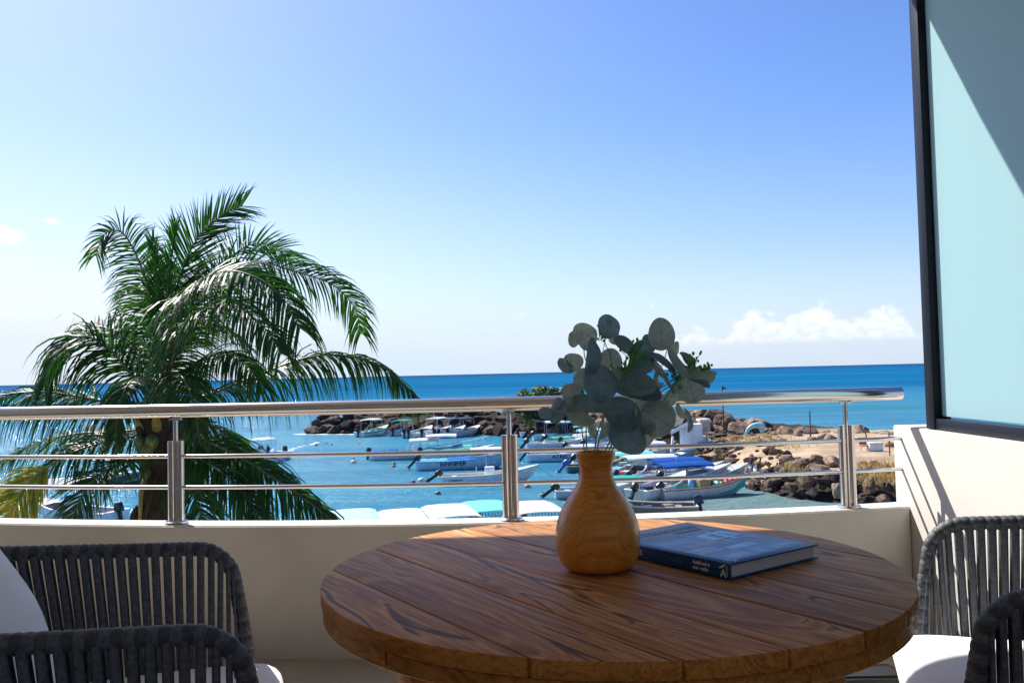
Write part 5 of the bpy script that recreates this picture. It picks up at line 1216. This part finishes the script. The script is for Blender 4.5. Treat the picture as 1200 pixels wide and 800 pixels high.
post(1018, 503, 524, 1.5, 'leaning post with a knobbed top right of the right railing post', 1.5, -.18, True)
post(1043, 506, 540, 1.5, 'straight dark post nearest the white side wall', 1.4)
post(959, 534, 551, 1.8, 'short dark post at the edge of the sand path among dry grass', 1.3)
post(916, 528, 543, 1.2, 'thin short post beside the driftwood stumps', 1.3)
# driftwood stumps
st = thing('driftwood_stumps', 'cluster of dark upright driftwood stumps on the rubble by the path', 'driftwood', gz(902, 551, .8))
rnd = random.Random(2)
for k in range(9):
    b = MB(); x, y = rnd.uniform(-1., 1.3), rnd.uniform(-.6, .6); h = rnd.uniform(.4, 1.15)
    b.tube([(x, y, -.2), (x+rnd.uniform(-.1, .1), y, h*.6), (x+rnd.uniform(-.2, .2), y, h)], [.09, .075, .05], 7); b.build('stump', M['wood_grey'], st)
# upturned hose arch (pale blue)
P = at_z(872, 511, WZ+2.0); Q = at_z(893, 503, WZ+2.2); d = P.y/1000
ar = [at_y(x, y, P.y) for x, y in ((873.5, 511), (876, 504), (881, 499.5), (887, 498), (892, 499.5), (893.5, 503), (891, 505))]
b = MB(); b.tube([p-P for p in crom(ar, 24)], [.10+.012*i if i < 16 else .29-.012*(i-16)*1.6 for i in range(25)], 10)
o = b.build('water_slide_arch', paint((.30, .62, .72), .35)); o.location = P; tag(o, 'pale blue curved plastic arch standing among the boulders', 'plastic arch')
# person on the spit with a white bucket
P = gz(881, 541, 1.3); person('person', 'person in a dark shirt and blue shorts standing on the landing by the path', P, R(200), (.02, .025, .04), (.04, .22, .45), h=1.6)
for (px, py, lab, s_) in ((883, 542, 'white plastic bucket at the feet of the standing person', .55), (876, 541, 'white plastic can left of the standing person', .7)):
    Pb = gz(px, py, 1.2); Pb.y -= .8
    t = thing('bucket', lab, 'bucket', Pb); b = MB(); b.lathe([(.01, 0), (.20, 0), (.25, s_), (.22, s_), (.18, .04), (.01, .04)], (0, 0, 0), 14); b.build('pail', paint((.75, .75, .74), .5), t)
    b = MB(); b.tube(crom([(-.24, 0, s_), (0, 0, s_+.22), (.24, 0, s_)], 10), .012, 6); b.build('handle', paint(GREY), t)
# cooler and red chair on the sand
P = gz(1026, 535, 1.4); d = P.y/1000
t = thing('cooler_box', 'white cooler box standing on the sand near the side wall', 'cooler', P)
b = MB(); b.box((0, 0, .26), (.95, .5, .5)); b.build('tub', paint((.72, .74, .74), .4), t, bevel=.06); b = MB(); b.box((0, 0, .56), (1.0, .54, .10)); b.build('lid', paint((.8, .8, .8), .4), t, bevel=.03)
P = gz(1013, 535, 1.4)
t = thing('red_chair', 'faded red folding chair on the sand beside the white cooler', 'chair', P)
b = MB(); b.box((0, 0, .42), (.5, .5, .05)); b.build('seat', paint((.5, .12, .08)), t); b = MB(); b.box((0, .25, .72), (.5, .05, .5), (-.2, 0, 0)); b.build('backrest', paint((.5, .12, .08)), t)
for sx in (-1, 1):
    for sy in (-1, 1): b = MB(); b.cyl((sx*.22, sy*.22, 0), (sx*.22, -sy*.1, .42), .02, 6); b.build('leg', paint(GREY), t)
# white shed with a lean-to roof and a parked cart
P = at_z(813, 523, WZ+1.35); P.z = WZ+1.1; d = P.y/1000
sh = thing('white_shed', 'small white block shed with a tilted lean-to roof among the rocks', 'shed', P, R(8))
def sbox(name, col, c, dm, rot=None, bev=.02): b = MB(); b.box(c, dm, rot); return b.build(name, paint(col, .7), sh, bevel=bev)
S_ = d
sbox('wall', (.74, .75, .78), (-.1, 0, 30*S_/2), (19*S_, 1.2, 30*S_))
b = MB(); b.lathe([(.01, 0), (7*S_*.9, 0), (7*S_*.9, 29*S_), (.01, 29*S_)], (-10*S_, 0, 0), 20); b.build('rounded_corner', paint((.74, .75, .78), .7), sh)
sbox('wall', (.40, .37, .35), (12.5*S_, -.1, 27*S_), (11*S_, .8, 13*S_))
sbox('lintel', (.75, .70, .64), (12*S_, -.12, 34.5*S_), (13*S_, .9, 2.5*S_))
sbox('low_wall', (.66, .68, .74), (13*S_, .2, 8*S_), (12*S_, .3, 15*S_))
sbox('door_post', (.30, .26, .24), (12.5*S_, -.7, 13*S_), (1.4*S_, .12, 26*S_))
sbox('lean_to_roof', (.66, .58, .50), (-20*S_, .4, 33*S_), (24*S_, 2.6, .14), (R(-24), R(-20), 0))
sbox('roof_fascia', (.78, .78, .78), (-20.5*S_, -.85, 26.5*S_), (24*S_, .10, .30), (0, R(-26), 0))
sbox('support_leg', (.72, .72, .74), (-29*S_, -.6, 8*S_), (2.2*S_, .18, 18*S_), (0, R(8), 0))
ct = thing('hand_cart', 'dark two wheeled cart parked against the white shed', 'cart', P+Vector((5*S_, -.95, -.1)))
for x in (0, .8):
    b = MB(); b.lathe([(.18, -.05), (.32, -.05), (.34, 0), (.32, .05), (.18, .05), (.18, -.05)], (0, 0, 0), 18); o = b.build('wheel', paint((.03, .035, .05), .6), ct); o.rotation_euler = (R(90), 0, 0); o.location = (x, 0, .34)
    b = MB(); b.lathe([(.01, -.03), (.1, -.03), (.1, .03), (.01, .03)], (0, 0, 0), 10); q = b.build('hub', paint(GREY), o)
b = MB(); b.box((.5, .2, .55), (1.3, .6, .3)); b.build('tray', paint((.06, .08, .16), .5), ct, bevel=.03); b = MB(); b.tube([(1.1, .2, .6), (1.7, .2, .95)], .03, 6); b.build('handle', paint((.06, .08, .16), .5), ct)
